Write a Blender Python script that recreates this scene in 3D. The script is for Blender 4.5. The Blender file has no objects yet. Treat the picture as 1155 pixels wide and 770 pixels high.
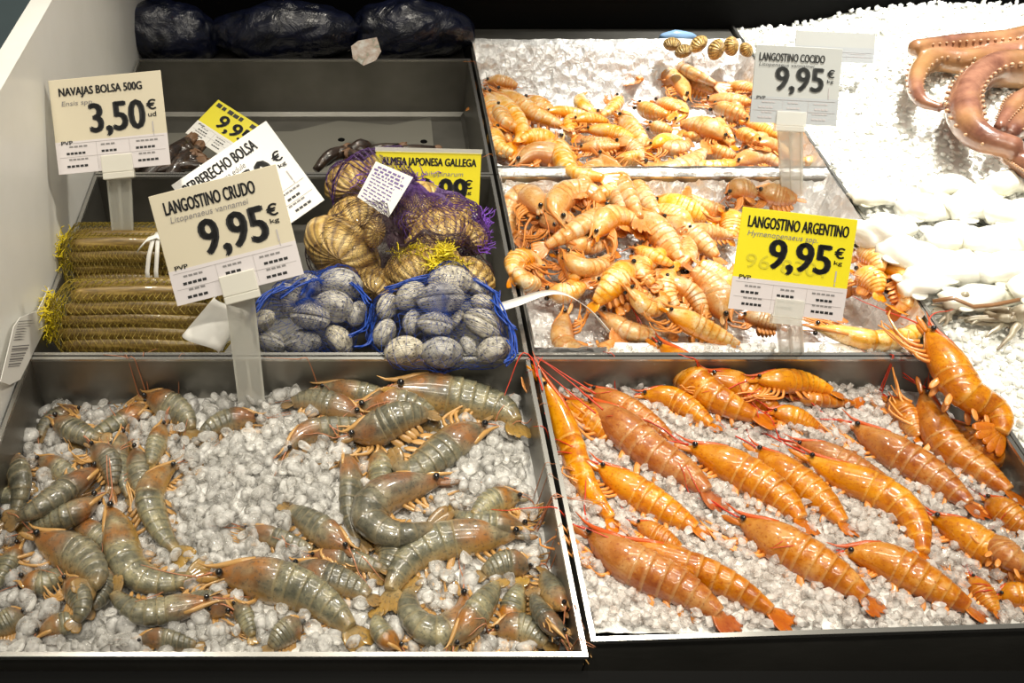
import bpy, bmesh, math, random
import numpy as np
from mathutils import Vector, Matrix
R = random.Random(7)
SC = bpy.context.scene
COL = SC.collection
PI = math.pi
# ------------------------------------------------------------------ camera model (1155 x 770)
F, CX, CY, CAMH, TH = 1088.0, 400.0, 385.0, 0.73, math.radians(42)
ST, CT = math.sin(TH), math.cos(TH)
CAM = Vector((0, 0, CAMH))
def ray(px, py):
    dx = (px-CX)/F; dy = -(py-CY)/F
    return Vector((dx, dy*ST+CT, dy*CT-ST))
def U(px, py, z=0.0):                      # photo point -> world point at height z
    d = ray(px, py); t = (z-CAMH)/d.z
    return CAM + d*t
def onplane(px, py, p0, n):                # photo point -> world point on a plane
    d = ray(px, py); t = (p0-CAM).dot(n)/d.dot(n)
    return CAM + d*t
def depth(p): return p.y*CT + (CAMH-p.z)*ST
def mpp(p): return depth(p)/F              # metres per photo pixel at p
# ------------------------------------------------------------------ mesh builder
class MB:
    def __init__(s): s.v=[]; s.f=[]; s.b=[]; s.mi=[]; s.cm=0
    def add(s, v, f, b=None):
        o=len(s.v); s.v += [tuple(p) for p in v]; s.f += [tuple(i+o for i in q) for q in f]
        s.b += list(b) if b is not None else [(0.5,0.,0.)]*len(v); s.mi += [s.cm]*len(f)
    def tube(s, pts, rad, n=8, u=None, up=None, asp=1.0):
        pts=[Vector(p) for p in pts]; k=len(pts)
        if not hasattr(rad,'__len__'): rad=[rad]*k
        t0=(pts[1]-pts[0]).normalized()
        a=Vector(up) if up is not None else (Vector((0,0,1)) if abs(t0.z)<.9 else Vector((1,0,0)))
        nx=(a-t0*a.dot(t0)).normalized()
        V=[];Fc=[];B=[]
        for i in range(k):
            t=(pts[min(i+1,k-1)]-pts[max(i-1,0)]).normalized()
            nx=(nx-t*nx.dot(t)).normalized(); ny=t.cross(nx)
            for j in range(n):
                q=2*PI*j/n
                V.append(pts[i]+nx*(rad[i]*math.cos(q))+ny*(rad[i]*asp*math.sin(q)))
                B.append(((u[i] if u else i/(k-1)), math.cos(q), 0.))
        for i in range(k-1):
            for j in range(n):
                Fc.append((i*n+j,i*n+(j+1)%n,(i+1)*n+(j+1)%n,(i+1)*n+j))
        Fc.append(tuple(range(n-1,-1,-1))); Fc.append(tuple((k-1)*n+j for j in range(n)))
        s.add(V,Fc,B)
    def ball(s, c, r, seg=10, rings=7, ax=None):
        c=Vector(c); r=(r,r,r) if not hasattr(r,'__len__') else r
        V=[];Fc=[]
        for i in range(rings+1):
            a=PI*i/rings
            for j in range(seg):
                q=2*PI*j/seg
                p=Vector((r[0]*math.sin(a)*math.cos(q),r[1]*math.sin(a)*math.sin(q),r[2]*math.cos(a)))
                V.append(c+(ax@p if ax is not None else p))
        for i in range(rings):
            for j in range(seg):
                Fc.append((i*seg+j,(i+1)*seg+j,(i+1)*seg+(j+1)%seg,i*seg+(j+1)%seg))
        s.add(V,Fc)
    def box(s, lo, hi, M=None):
        x0,y0,z0=lo; x1,y1,z1=hi
        V=[Vector(p) for p in ((x0,y0,z0),(x1,y0,z0),(x1,y1,z0),(x0,y1,z0),(x0,y0,z1),(x1,y0,z1),(x1,y1,z1),(x0,y1,z1))]
        if M is not None: V=[M@p for p in V]
        s.add(V,[(0,3,2,1),(4,5,6,7),(0,1,5,4),(1,2,6,5),(2,3,7,6),(3,0,4,7)])
    def leaf(s, base, d, wd, L, W, th, n=7, tipw=.35, s0=.5, s1=1., curl=0.):
        d=Vector(d).normalized(); wd=Vector(wd); wd=(wd-d*wd.dot(d)).normalized(); nn=d.cross(wd)
        V=[];Fc=[];B=[];m=8
        for i in range(n):
            t=i/(n-1); w=W*(.28+.72*math.sin(PI*min(1,.12+t*.80))**.8) if t<.999 else W*tipw
            h=th*(1-.75*t)
            c=Vector(base)+d*(L*t)+nn*(curl*L*t*t)
            for j in range(m):
                q=2*PI*j/m
                V.append(c+wd*(w*math.cos(q))+nn*(h*math.sin(q))); B.append((s0+(s1-s0)*t,math.sin(q),0.))
        for i in range(n-1):
            for j in range(m): Fc.append((i*m+j,i*m+(j+1)%m,(i+1)*m+(j+1)%m,(i+1)*m+j))
        Fc.append(tuple(range(m-1,-1,-1))); Fc.append(tuple((n-1)*m+j for j in range(m)))
        s.add(V,Fc,B)
    def grid(s, P, B=None):                 # P[i][j] points
        n=len(P);m=len(P[0])
        s.add([p for r in P for p in r],[(i*m+j,i*m+j+1,(i+1)*m+j+1,(i+1)*m+j) for i in range(n-1) for j in range(m-1)],
              [b for r in B for b in r] if B else None)
    def mesh(s, name, mats, origin=(0,0,0), smooth=True):
        me=bpy.data.meshes.new(name)
        o=Vector(origin)
        me.from_pydata([(p[0]-o.x,p[1]-o.y,p[2]-o.z) for p in s.v],[],s.f)
        at=me.attributes.new('body','FLOAT_VECTOR','POINT')
        at.data.foreach_set('vector',np.array(s.b,dtype=np.float32).ravel())
        for m in (mats if isinstance(mats,(list,tuple)) else [mats]): me.materials.append(m)
        if smooth: me.polygons.foreach_set('use_smooth',[True]*len(me.polygons))
        if any(s.mi): me.polygons.foreach_set('material_index',s.mi)
        me.update(); return me
    def obj(s, name, mats, parent=None, origin=None, smooth=True):
        if origin is None: origin = parent.location if parent is not None else (0,0,0)
        o=bpy.data.objects.new(name,s.mesh(name,mats,origin,smooth)); COL.objects.link(o)
        if parent is not None: o.parent=parent
        else: o.location=origin
        return o
def link(name, me, parent=None, M=None):
    o=bpy.data.objects.new(name,me); COL.objects.link(o)
    if M is not None: o.matrix_local=M
    if parent is not None: o.parent=parent
    return o
def tag(o, label=None, cat=None, group=None, kind=None):
    for k,v in (('label',label),('category',cat),('group',group),('kind',kind)):
        if v: o[k]=v
    return o
def thing(name, label, cat, loc=(0,0,0), group=None, kind=None):
    o=bpy.data.objects.new(name,None); o.empty_display_size=.02; COL.objects.link(o); o.location=loc
    return tag(o,label,cat,group,kind)
def bevel(o, w, seg=2):
    m=o.modifiers.new('Bevel','BEVEL'); m.width=w; m.segments=seg; m.limit_method='ANGLE'; return o
def catmull(P, n):
    P=[Vector(p) for p in P]
    Q=[P[0]*2-P[1]]+P+[P[-1]*2-P[-2]]
    out=[]
    for i in range(1,len(Q)-2):
        a,b,c,d=Q[i-1],Q[i],Q[i+1],Q[i+2]
        for k in range(16):
            t=k/16
            out.append(.5*((2*b)+(c-a)*t+(2*a-5*b+4*c-d)*t*t+(3*b-a-3*c+d)*t**3))
    out.append(P[-1])
    L=[0]
    for i in range(1,len(out)): L.append(L[-1]+(out[i]-out[i-1]).length)
    res=[];j=0
    for k in range(n):
        s=L[-1]*k/(n-1)
        while j<len(L)-2 and L[j+1]<s: j+=1
        u=(s-L[j])/max(1e-9,L[j+1]-L[j]); res.append(out[j].lerp(out[j+1],u))
    return res,L[-1]
def interp(x, keys):
    for (a,va),(b,vb) in zip(keys,keys[1:]):
        if x<=b: 
            t=max(0,(x-a)/(b-a)); return va+(vb-va)*t
    return keys[-1][1]
# ------------------------------------------------------------------ materials
class NT:
    def __init__(s,name):
        s.m=bpy.data.materials.new(name); s.m.use_nodes=True; s.t=s.m.node_tree; s.n=s.t.nodes; s.l=s.t.links
        s.p=s.n['Principled BSDF']
    def node(s,ty,**kw):
        n=s.n.new(ty)
        for k,v in kw.items():
            if k.startswith('i_'):
                key=k[2:]; key=int(key) if key.isdigit() else key.replace('_',' ')
                s.put(n.inputs[key],v)
            else: setattr(n,k,v)
        return n
    def put(s,inp,v):
        if hasattr(v,'is_output') or isinstance(v,bpy.types.NodeSocket): s.l.new(v,inp)
        else:
            if hasattr(inp.default_value,'__len__') and len(inp.default_value)==4 and len(v)==3: v=(*v,1)
            inp.default_value=v
    def set(s,**kw):
        for k,v in kw.items(): s.put(s.p.inputs[k.replace('_',' ')],v)
        return s
    def math(s,op,a,b=0.,c=None,clamp=False):
        n=s.node('ShaderNodeMath',operation=op,use_clamp=clamp); s.put(n.inputs[0],a); s.put(n.inputs[1],b)
        if c is not None: s.put(n.inputs[2],c)
        return n.outputs[0]
    def mix(s,f,a,b,bt='MIX'):
        n=s.node('ShaderNodeMix',data_type='RGBA',blend_type=bt); s.put(n.inputs[0],f); s.put(n.inputs[6],a); s.put(n.inputs[7],b); return n.outputs[2]
    def ramp(s,f,stops,interp='LINEAR'):
        n=s.node('ShaderNodeValToRGB'); n.color_ramp.interpolation=interp; e=n.color_ramp.elements
        while len(e)<len(stops): e.new(.5)
        for q,(p,c) in zip(e,stops):
            q.position=p; q.color=(*c,1) if hasattr(c,'__len__') else (c,c,c,1)
        s.put(n.inputs[0],f); return n.outputs[0]
    def coord(s,which='Object'): return s.node('ShaderNodeTexCoord').outputs[which]
    def pos(s): return s.node('ShaderNodeNewGeometry').outputs['Position']
    def noise(s,vec,scale,detail=3,rough=.5,dist=0.):
        n=s.node('ShaderNodeTexNoise'); s.put(n.inputs['Vector'],vec); n.inputs['Scale'].default_value=scale; n.inputs['Detail'].default_value=detail
        n.inputs['Roughness'].default_value=rough; n.inputs['Distortion'].default_value=dist; return n.outputs[0]
    def voro(s,vec,scale,feature='F1',out='Distance'):
        n=s.node('ShaderNodeTexVoronoi',feature=feature); s.put(n.inputs['Vector'],vec); n.inputs['Scale'].default_value=scale; return n.outputs[out]
    def body(s):
        a=s.node('ShaderNodeAttribute',attribute_name='body'); x=s.node('ShaderNodeSeparateXYZ'); s.l.new(a.outputs['Vector'],x.inputs[0]); return x.outputs
    def rnd(s):
        x=s.node('ShaderNodeSeparateXYZ'); s.l.new(s.node('ShaderNodeObjectInfo').outputs['Color'],x.inputs[0]); return x.outputs[0]
    def bump(s,h,strength=.3,dist=.002):
        n=s.node('ShaderNodeBump'); n.inputs['Strength'].default_value=strength; n.inputs['Distance'].default_value=dist; s.put(n.inputs['Height'],h)
        s.l.new(n.outputs[0],s.p.inputs['Normal']); return n
def simple(name,col,rough=.5,metal=0.,**kw):
    t=NT(name); t.set(Base_Color=col,Roughness=rough,Metallic=metal,**kw); return t.m
M={}
def prawn_mat(name, cols, edge, head, belly, tail, speck, gain=1.0, bumpy=.25):
    t=NT(name); b=t.body(); s,dv,fr=b[0],b[1],b[2]; P=t.pos(); r=t.rnd()
    n1=t.noise(P,48,6,.68); n2=t.noise(P,320,2,.6)
    base=t.ramp(n1,[(.32,cols[0]),(.5,cols[1]),(.68,cols[2])])
    # head tint (u below .36)
    hm=t.math('MULTIPLY',t.math('SUBTRACT',1.0,t.math('MULTIPLY_ADD',s,9.,-3.0,clamp=True)),t.ramp(t.noise(P,38,2,.5),[(.35,.15),(.6,1.)]))
    base=t.mix(t.math('MULTIPLY',hm,head[3]),base,head[:3])
    bm=t.math('MULTIPLY',t.math('MULTIPLY_ADD',dv,-1.6,-.1,clamp=True),belly[3]); base=t.mix(bm,base,belly[:3])
    tm=t.math('MULTIPLY',t.math('MULTIPLY_ADD',s,7.,-5.6,clamp=True),tail[3]); base=t.mix(tm,base,tail[:3])
    em=t.math('MULTIPLY',t.math('MULTIPLY_ADD',fr,5.,-3.6,clamp=True),edge[3]); base=t.mix(em,base,edge[:3])
    sm=t.math('MULTIPLY',t.ramp(n2,[(.56,0.),(.66,1.)]),speck[3]); base=t.mix(sm,base,speck[:3])
    hs=t.node('ShaderNodeHueSaturation'); t.put(hs.inputs['Hue'],t.math('MULTIPLY_ADD',r,.010,.499)); t.put(hs.inputs['Saturation'],t.math('MULTIPLY_ADD',r,.14,.97))
    t.put(hs.inputs['Value'],t.math('MULTIPLY_ADD',r,.40*gain,.70*gain)); t.put(hs.inputs['Color'],base)
    t.set(Base_Color=hs.outputs[0],Roughness=.32,Coat_Weight=1.,Coat_Roughness=.07,IOR=1.42,Subsurface_Weight=.07,Subsurface_Radius=(.010,.004,.002),Subsurface_Scale=.6)
    t.bump(t.noise(P,240,3,.6),bumpy,.0012)
    return t.m
def make_mats():
    M['raw']=prawn_mat('raw_prawn_shell',[(.060,.058,.040),(.17,.16,.11),(.37,.33,.21)],(.36,.29,.16,.4),(.36,.125,.03,.75),(.46,.27,.09,.75),(.38,.21,.06,.85),(.045,.05,.045,.55))
    M['arg']=prawn_mat('red_prawn_shell',[(.36,.070,.003),(.66,.20,.010),(.88,.44,.13)],(.90,.52,.20,.45),(.70,.33,.09,.6),(.60,.14,.015,.6),(.60,.10,.010,.6),(.36,.04,.006,.5),gain=.9)
    M['cook']=prawn_mat('cooked_prawn_shell',[(.76,.28,.035),(.90,.56,.22),(.97,.87,.66)],(.80,.26,.02,.65),(.80,.37,.08,.7),(.74,.21,.02,.9),(.80,.22,.02,.8),(.55,.13,.01,.5),gain=.98)
    M['raw_leg']=simple('amber_prawn_limb',(.50,.28,.09),.35,Coat_Weight=.6)
    M['arg_leg']=simple('orange_prawn_limb',(.78,.30,.06),.35,Coat_Weight=.6)
    M['cook_leg']=simple('pale_orange_prawn_limb',(.66,.25,.05),.4,Coat_Weight=.4)
    M['raw_whip']=simple('pink_antenna',(.50,.20,.10),.4); M['arg_whip']=simple('red_antenna',(.60,.045,.015),.35)
    M['cook_whip']=simple('orange_antenna',(.80,.25,.05),.4)
    M['arg_rost']=simple('red_rostrum',(.58,.09,.012),.3,Coat_Weight=.8); M['eye']=simple('black_prawn_eye',(.006,.005,.006),.12,Coat_Weight=1.)
    t=NT('brushed_steel'); P=t.pos(); mp=t.node('ShaderNodeMapping'); t.l.new(P,mp.inputs['Vector']); mp.inputs['Scale'].default_value=(6,60,60)
    n=t.noise(mp.outputs[0],8,4,.6); n2=t.noise(P,9,3,.6)
    t.set(Base_Color=t.ramp(n2,[(.3,(.19,.185,.165)),(.7,(.28,.27,.245))]),Metallic=.85,Roughness=t.math('MULTIPLY_ADD',n,.2,.30)); t.bump(n,.08,.001); M['steel']=t.m
    M['rim']=simple('polished_steel_rim',(.50,.49,.46),.24,.9)
    for nm,key,c0,c1,a0,a1 in (('crushed_ice','ice',(.80,.78,.73),(.95,.94,.92),.12,.85),('glassy_crushed_ice','ice2',(.84,.76,.70),(.96,.93,.90),.16,.80)):
        t=NT(nm); P=t.pos(); n=t.noise(P,90,3,.6); lw=t.node('ShaderNodeFresnel'); lw.inputs[0].default_value=1.45
        al=t.math('ADD',t.ramp(n,[(.35,a0),(.7,a0+.42)]),t.math('MULTIPLY',lw.outputs[0],a1),clamp=True)
        t.set(Base_Color=t.ramp(n,[(.3,c0),(.7,c1)]),Roughness=.10,IOR=1.38,Alpha=al,Coat_Weight=.8,Coat_Roughness=.04); t.bump(t.noise(P,260,3,.6),.6,.0013); M[key]=t.m
    t=NT('melting_ice_bed'); P=t.pos(); n=t.noise(P,120,4,.6)
    t.set(Base_Color=t.ramp(n,[(.3,(.74,.73,.70)),(.7,(.93,.92,.90))]),Roughness=.25,Coat_Weight=.5); t.bump(n,.8,.004); M['slush']=t.m
    t=NT('white_ice'); P=t.pos(); n=t.noise(P,90,4,.6)
    t.set(Base_Color=t.ramp(n,[(.3,(.90,.90,.84)),(.7,(.97,.97,.94))]),Roughness=.35); t.bump(n,.5,.004); M['whiteice']=t.m
    t=NT('crumpled_foil'); P=t.pos(); v=t.voro(P,55,'F1'); n=t.noise(P,45,5,.65,1.5)
    t.set(Base_Color=(.92,.92,.91),Metallic=.38,Roughness=.28); t.bump(t.math('ADD',v,n),.8,.006); M['foil']=t.m
    M['black']=simple('matt_black_plastic',(.003,.003,.003),.7,Specular_IOR_Level=.08)
    t=NT('white_side_panel'); P=t.pos(); n=t.noise(P,5,4,.6)
    t.set(Base_Color=t.ramp(n,[(.3,(.78,.77,.72)),(.7,(.90,.89,.85))]),Roughness=.32); M['panel']=t.m
    t=NT('blue_grey_floor'); P=t.pos(); n=t.noise(P,3,3,.5)
    t.set(Base_Color=t.ramp(n,[(.3,(.30,.42,.44)),(.7,(.34,.48,.50))]),Roughness=.4); M['floor']=t.m
    for k,c in (('cream',(.63,.57,.43)),('cardwhite',(.80,.79,.76)),('cardlower',(.66,.62,.63)),('yellow',(.80,.70,.015)),('palecard',(.44,.45,.43)),('palelow',(.40,.42,.43))):
        M[k]=simple('card_'+{'cream':'cream','cardwhite':'white','cardlower':'lilac','yellow':'yellow','palecard':'pale_grey','palelow':'cool_grey'}[k],c,.38,Coat_Weight=.25,Coat_Roughness=.2)
    M['ink']=simple('black_print',(.012,.012,.013),.5); M['greyink']=simple('grey_print',(.22,.21,.21),.6); M['paleink']=simple('pale_line_print',(.45,.42,.42),.6)
    M['ghostink']=simple('ghost_print',(.60,.53,.02),.5); M['purpleink']=simple('purple_print',(.16,.11,.30),.6)
    t=NT('clear_plastic'); t.set(Base_Color=(.80,.80,.74),Roughness=.18,IOR=1.3,Alpha=.42,Coat_Weight=.5); M['clear']=t.m
    t=NT('frosted_plastic'); t.set(Base_Color=(.80,.78,.70),Roughness=.3,Alpha=.70); M['frost']=t.m
    M['paper']=simple('white_paper',(.80,.79,.75),.55)
    # shells
    t=NT('grey_clam_shell'); b=t.body(); P=t.coord('Object'); r=t.rnd()
    w=t.math('SINE',t.math('MULTIPLY',b[0],95.)); n=t.noise(P,2.6,4,.65)
    base=t.ramp(n,[(.35,(.26,.24,.20)),(.5,(.50,.47,.40)),(.7,(.74,.70,.61))])
    v=t.ramp(t.voro(P,4.5),[(.16,1.),(.30,0.)]); base=t.mix(t.math('MULTIPLY',v,.85),base,(.05,.05,.05))
    hs=t.node('ShaderNodeHueSaturation'); t.put(hs.inputs['Color'],base); t.put(hs.inputs['Value'],t.math('MULTIPLY_ADD',r,.5,.75)); t.put(hs.inputs['Saturation'],t.math('MULTIPLY_ADD',r,1.0,.6))
    t.set(Base_Color=hs.outputs[0],Roughness=.42,Coat_Weight=.25); t.bump(t.math('ADD',t.math('MULTIPLY',w,.5),n),.35,.0015); M['clam']=t.m
    t=NT('brown_cockle_shell'); b=t.body(); P=t.coord('Object'); r=t.rnd(); n=t.noise(P,2.4,4,.65)
    w=t.math('SINE',t.math('MULTIPLY',b[1],60.)); base=t.ramp(n,[(.32,(.20,.10,.03)),(.5,(.52,.33,.09)),(.7,(.84,.62,.24))]); base=t.mix(t.ramp(t.math('MULTIPLY_ADD',w,.5,.5),[(.05,.62),(.35,0.)]),base,(.10,.055,.03))
    hs=t.node('ShaderNodeHueSaturation'); t.put(hs.inputs['Color'],base); t.put(hs.inputs['Value'],t.math('MULTIPLY_ADD',r,.5,.75))
    t.set(Base_Color=hs.outputs[0],Roughness=.45,Coat_Weight=.2); t.bump(t.math('ADD',t.math('MULTIPLY',w,.5),n),.5,.003); M['cockle']=t.m
    t=NT('razor_shell'); b=t.body(); P=t.coord('Object'); mp=t.node('ShaderNodeMapping'); t.l.new(P,mp.inputs['Vector']); mp.inputs['Scale'].default_value=(6,60,60)
    n=t.noise(mp.outputs[0],3,4,.65); t.set(Base_Color=t.ramp(n,[(.3,(.06,.035,.010)),(.5,(.20,.125,.030)),(.68,(.42,.29,.08))]),Roughness=.35,Coat_Weight=.4); M['razor']=t.m
    for k,c in (('net_yellow',(.70,.56,.012)),('net_olive',(.30,.22,.02)),('net_blue',(.012,.06,.36)),('net_brown',(.045,.022,.030)),('net_purple',(.09,.035,.17)),('net_navy',(.012,.018,.07)),('net_violet',(.20,.07,.50))):
        M[k]=simple(k.replace('net_','')+'_net_thread',c,.45)
    t=NT('navy_bag_film'); P=t.pos(); n=t.noise(P,26,4,.65,1.); t.set(Base_Color=t.ramp(n,[(.35,(.002,.003,.008)),(.75,(.008,.011,.035))]),Roughness=.28); t.bump(n,.6,.006); M['navy']=t.m
    t=NT('dark_shellfish'); P=t.pos(); n=t.noise(P,120,4,.6); t.set(Base_Color=t.ramp(n,[(.35,(.012,.009,.008)),(.6,(.05,.03,.02)),(.78,(.16,.09,.05))]),Roughness=.3,Coat_Weight=.6); t.bump(n,.5,.002); M['barn']=t.m
    M['barntip']=simple('brown_barnacle_tip',(.17,.09,.045),.5)
    t=NT('octopus_skin'); P=t.pos(); n=t.noise(P,24,4,.6); n2=t.noise(P,9,2,.5)
    c=t.ramp(n,[(.3,(.10,.032,.02)),(.5,(.24,.10,.06)),(.7,(.40,.19,.115))]); c=t.mix(t.ramp(n2,[(.45,0.),(.65,.6)]),c,(.46,.25,.08))
    t.set(Base_Color=c,Roughness=.3,Coat_Weight=.9,Coat_Roughness=.12); t.bump(t.noise(P,130,3,.6),.3,.002); M['octo']=t.m
    M['sucker']=simple('pale_sucker',(.50,.29,.16),.35,Coat_Weight=.6)
    t=NT('white_squid_flesh'); P=t.pos(); n=t.noise(P,22,3,.5); t.set(Base_Color=t.ramp(n,[(.35,(.72,.70,.56)),(.55,(.86,.85,.77)),(.75,(.92,.91,.86))]),Roughness=.3,Coat_Weight=.6); t.bump(n,.2,.003); M['squid']=t.m
    t=NT('squid_arm_flesh'); P=t.pos(); n=t.noise(P,50,3,.6); t.set(Base_Color=t.ramp(n,[(.35,(.20,.15,.09)),(.55,(.40,.35,.25)),(.75,(.54,.50,.41))]),Roughness=.3,Coat_Weight=.6); M['arm']=t.m
    M['brownedge']=simple('brown_squid_skin',(.26,.13,.055),.4,Coat_Weight=.5)
make_mats()
# ------------------------------------------------------------------ height field of what already lies in the trays
GX0,GX1,GY0,GY1,GS=-.42,1.5,.36,1.75,.003
NX=int((GX1-GX0)/GS)+1; NY=int((GY1-GY0)/GS)+1
gx=(GX0+GS*np.arange(NX))[:,None]*np.ones((1,NY)); gy=np.ones((NX,1))*(GY0+GS*np.arange(NY))[None,:]
def sm(a,b,x): 
    t=np.clip((x-a)/(b-a),0,1); return t*t*(3-2*t)
def bumpf(x,y,cx,cy,rx,ry): return np.exp(-((x-cx)/rx)**2-((y-cy)/ry)**2)
XL0,XL1,XR0,XR1=-.360,.189,.201,.664
YF,YM,YB=.432,.785,1.157
def ice_raw(x,y):
    return -.058+.012*bumpf(x,y,-.08,.66,.10,.10)+.010*bumpf(x,y,-.02,.765,.08,.03)-.012*sm(-.2,-.33,x)*sm(.66,.78,y)+.02*bumpf(x,y,.13,.66,.06,.1)+.008*sm(.6,.45,y)
def ice_arg(x,y): return -.046+.033*sm(.78,.46,y)+.008*bumpf(x,y,.5,.74,.1,.06)+.006*bumpf(x,y,.34,.70,.08,.06)
def surf_mid(x,y): return -.050+.022*bumpf(x,y,.40,1.0,.16,.13)+.028*bumpf(x,y,.33,1.13,.09,.08)+.018*bumpf(x,y,.6,.86,.07,.06)
def surf_back(x,y): return -.048+.018*bumpf(x,y,.33,1.22,.14,.08)+.020*bumpf(x,y,.52,1.28,.12,.14)+.014*bumpf(x,y,.25,1.35,.06,.1)
HM=np.full((NX,NY),-.10)
def fill(fn,x0,x1,y0,y1):
    m=(gx>=x0)&(gx<=x1)&(gy>=y0)&(gy<=y1); HM[m]=fn(gx,gy)[m]
fill(ice_raw,XL0,XL1,YF,YM); fill(ice_arg,XR0,XR1,YF,YM); fill(surf_mid,XR0,XR1,YM,YB); fill(surf_back,XR0,XR1,YB,1.57)
for m in ((abs(gy-YB)<.008)&(gx>XR0-.01)&(gx<XR1), (abs(gy-YM)<.006)&(gx<.67), (abs(gx-.195)<.008), (abs(gx-.667)<.006)): HM[m]=0.0
def hat(x,y):
    i=min(NX-1,max(0,int(round((x-GX0)/GS)))); j=min(NY-1,max(0,int(round((y-GY0)/GS)))); return HM[i,j]
def hdisc(x,y,r,mode=.75):
    k=max(1,int(r/GS)); i=int(round((x-GX0)/GS)); j=int(round((y-GY0)/GS))
    a=HM[max(0,i-k):i+k+1,max(0,j-k):j+k+1]
    if a.size==0: return -.06
    return np.quantile(a,mode)
def stamp(p,r,rz):
    k=int(r/GS)+1; i=int(round((p.x-GX0)/GS)); j=int(round((p.y-GY0)/GS))
    i0,i1,j0,j1=max(0,i-k),min(NX,i+k+1),max(0,j-k),min(NY,j+k+1)
    if i0>=i1 or j0>=j1: return
    d2=(gx[i0:i1,j0:j1]-p.x)**2+(gy[i0:i1,j0:j1]-p.y)**2
    h=np.where(d2<r*r,p.z+rz*np.sqrt(np.clip(1-d2/(r*r),0,1)),-1)
    HM[i0:i1,j0:j1]=np.maximum(HM[i0:i1,j0:j1],h)
# ------------------------------------------------------------------ one prawn
CARA=[(.055,.07),(.085,.22),(.13,.42),(.19,.65),(.26,.86),(.34,.98),(.40,1.0),(.425,.95)]
ABD=[(.395,.93),(.46,1.0),(.55,.95),(.65,.84),(.74,.70),(.82,.53),(.885,.36)]
SEG=[.40,.49,.575,.655,.73,.80,.885]
DIRV={'u':(0,1),'d':(0,-1),'l':(-1,0),'r':(1,0)}
SPEC={'raw':dict(shell='raw',rostm='raw_leg',leg='raw_leg',whip='raw_whip',nleg=7,nwhip=2,wl=.45,wr=.0007,eye=.17,rost=.6),
      'arg':dict(shell='arg',rostm='arg_rost',leg='arg_leg',whip='arg_whip',nleg=7,nwhip=2,wl=.55,wr=.0009,eye=.15,rost=1.0),
      'cook':dict(shell='cook',rostm='cook_leg',leg='cook_leg',whip='cook_whip',nleg=6,nwhip=1,wl=.3,wr=.0006,eye=.17,rost=.6)}
PRAWNS=[]
def prawn(sp, w, px, dors=None, roll=None, sink=.16, nleg=None, whips=None, fan=1.0, lift=0., zfix=None, n=34):
    S_=SPEC[sp]; n0=len(px)
    z=[-.03]*n0
    if zfix is not None: z=list(zfix) if hasattr(zfix,'__len__') else [zfix]*n0
    else:
        for it in range(5):
            P=[U(x,y,zz) for (x,y),zz in zip(px,z)]
            nz=[]
            for i,p in enumerate(P):
                r=w*.5*mpp(p); f=interp(i/(n0-1),[(0,.35),(.3,1.),(.6,.95),(1,.35)])
                nz.append(hdisc(p.x,p.y,r*.5)+r*f*(1-2*sink)*.72+lift)
            z=[.5*a+.5*b for a,b in zip(z,nz)]
        for it in range(2): z=[max(z[i],.5*z[i]+.25*(z[max(0,i-1)]+z[min(n0-1,i+1)])) for i in range(n0)]
    P=[U(x,y,zz) for (x,y),zz in zip(px,z)]
    C,L=catmull(P,n); c0=C[n//2]; r=w*.5*mpp(c0)*{'raw':1.16,'arg':1.06,'cook':1.14}[sp]
    def cen(s):
        s=min(1,max(0,s))*(n-1); i=min(n-2,int(s)); return C[i].lerp(C[i+1],s-i)
    def tan(s): return (cen(s+.02)-cen(s-.02)).normalized()
    turn=0
    for i in range(1,n-1):
        a=C[i]-C[i-1]; b=C[i+1]-C[i]; turn+=math.atan2(a.x*b.y-a.y*b.x,a.x*b.x+a.y*b.y)
    if dors: 
        t=tan(.5); l=Vector((-t.y,t.x)); d=DIRV[dors]; sg=1 if l.x*d[0]+l.y*d[1]>0 else -1
    elif abs(turn)>.25: sg=-1 if turn>0 else 1
    else:
        t=tan(.5); sg=1 if -t.y*0+t.x*1>0 else -1       # dorsal away from the viewer
    if roll is None: roll=R.uniform(.25,.75) if abs(turn)>.9 else R.uniform(.45,1.0)
    def frame(s):
        t=tan(s); l=Vector((-t.y,t.x,0)); l=l.normalized() if l.length>1e-6 else Vector((1,0,0)); up=t.cross(l); up=up if up.z>0 else -up
        D=(l*(sg*math.cos(roll))+up*math.sin(roll)).normalized(); return t,D,t.cross(D).normalized()
    top=thing({'raw':'raw_prawn','arg':'red_prawn','cook':'cooked_prawn'}[sp],None,'prawn',(c0.x,c0.y,min(p.z for p in C)-r*.6))
    mS,mL,mW=M[S_['shell']],M[S_['leg']],M[S_['whip']]
    def rings(lst,m=14):
        V=[];Fc=[];B=[]
        for (s,h,fr) in lst:
            t,D,Sd=frame(s); c=cen(s)
            for j in range(m):
                q=2*PI*j/m; cq=math.cos(q)
                hh=h*r*(1. if cq>0 else .86)
                V.append(c+D*(hh*cq)+Sd*(h*r*.74*math.sin(q))); B.append((s,cq,fr))
        k=len(lst)
        for i in range(k-1):
            for j in range(m): Fc.append((i*m+j,i*m+(j+1)%m,(i+1)*m+(j+1)%m,(i+1)*m+j))
        Fc.append(tuple(range(m-1,-1,-1))); Fc.append(tuple((k-1)*m+j for j in range(m)))
        return V,Fc,B
    # carapace with rostrum
    mb=MB(); ss=[.055,.065,.08,.10,.125,.155,.19,.23,.27,.31,.35,.39,.412,.425]
    mb.add(*rings([(s,interp(s,CARA),1. if s>.41 else 0.) for s in ss]))
    mb.obj('carapace',mS,top)
    pts=[];rad=[]
    for s,h,rr in ((.28,.80,.12),(.20,.62,.15),(.14,.46,.14),(.08,.34,.11),(.02,.30,.06),(-.06*S_['rost'],.40,.012)):
        t,D,Sd=frame(max(0,s)); q=cen(s) if s>=0 else cen(0)+tan(0)*(s*L)
        pts.append(q+D*(h*r)); rad.append(rr*r)
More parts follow.
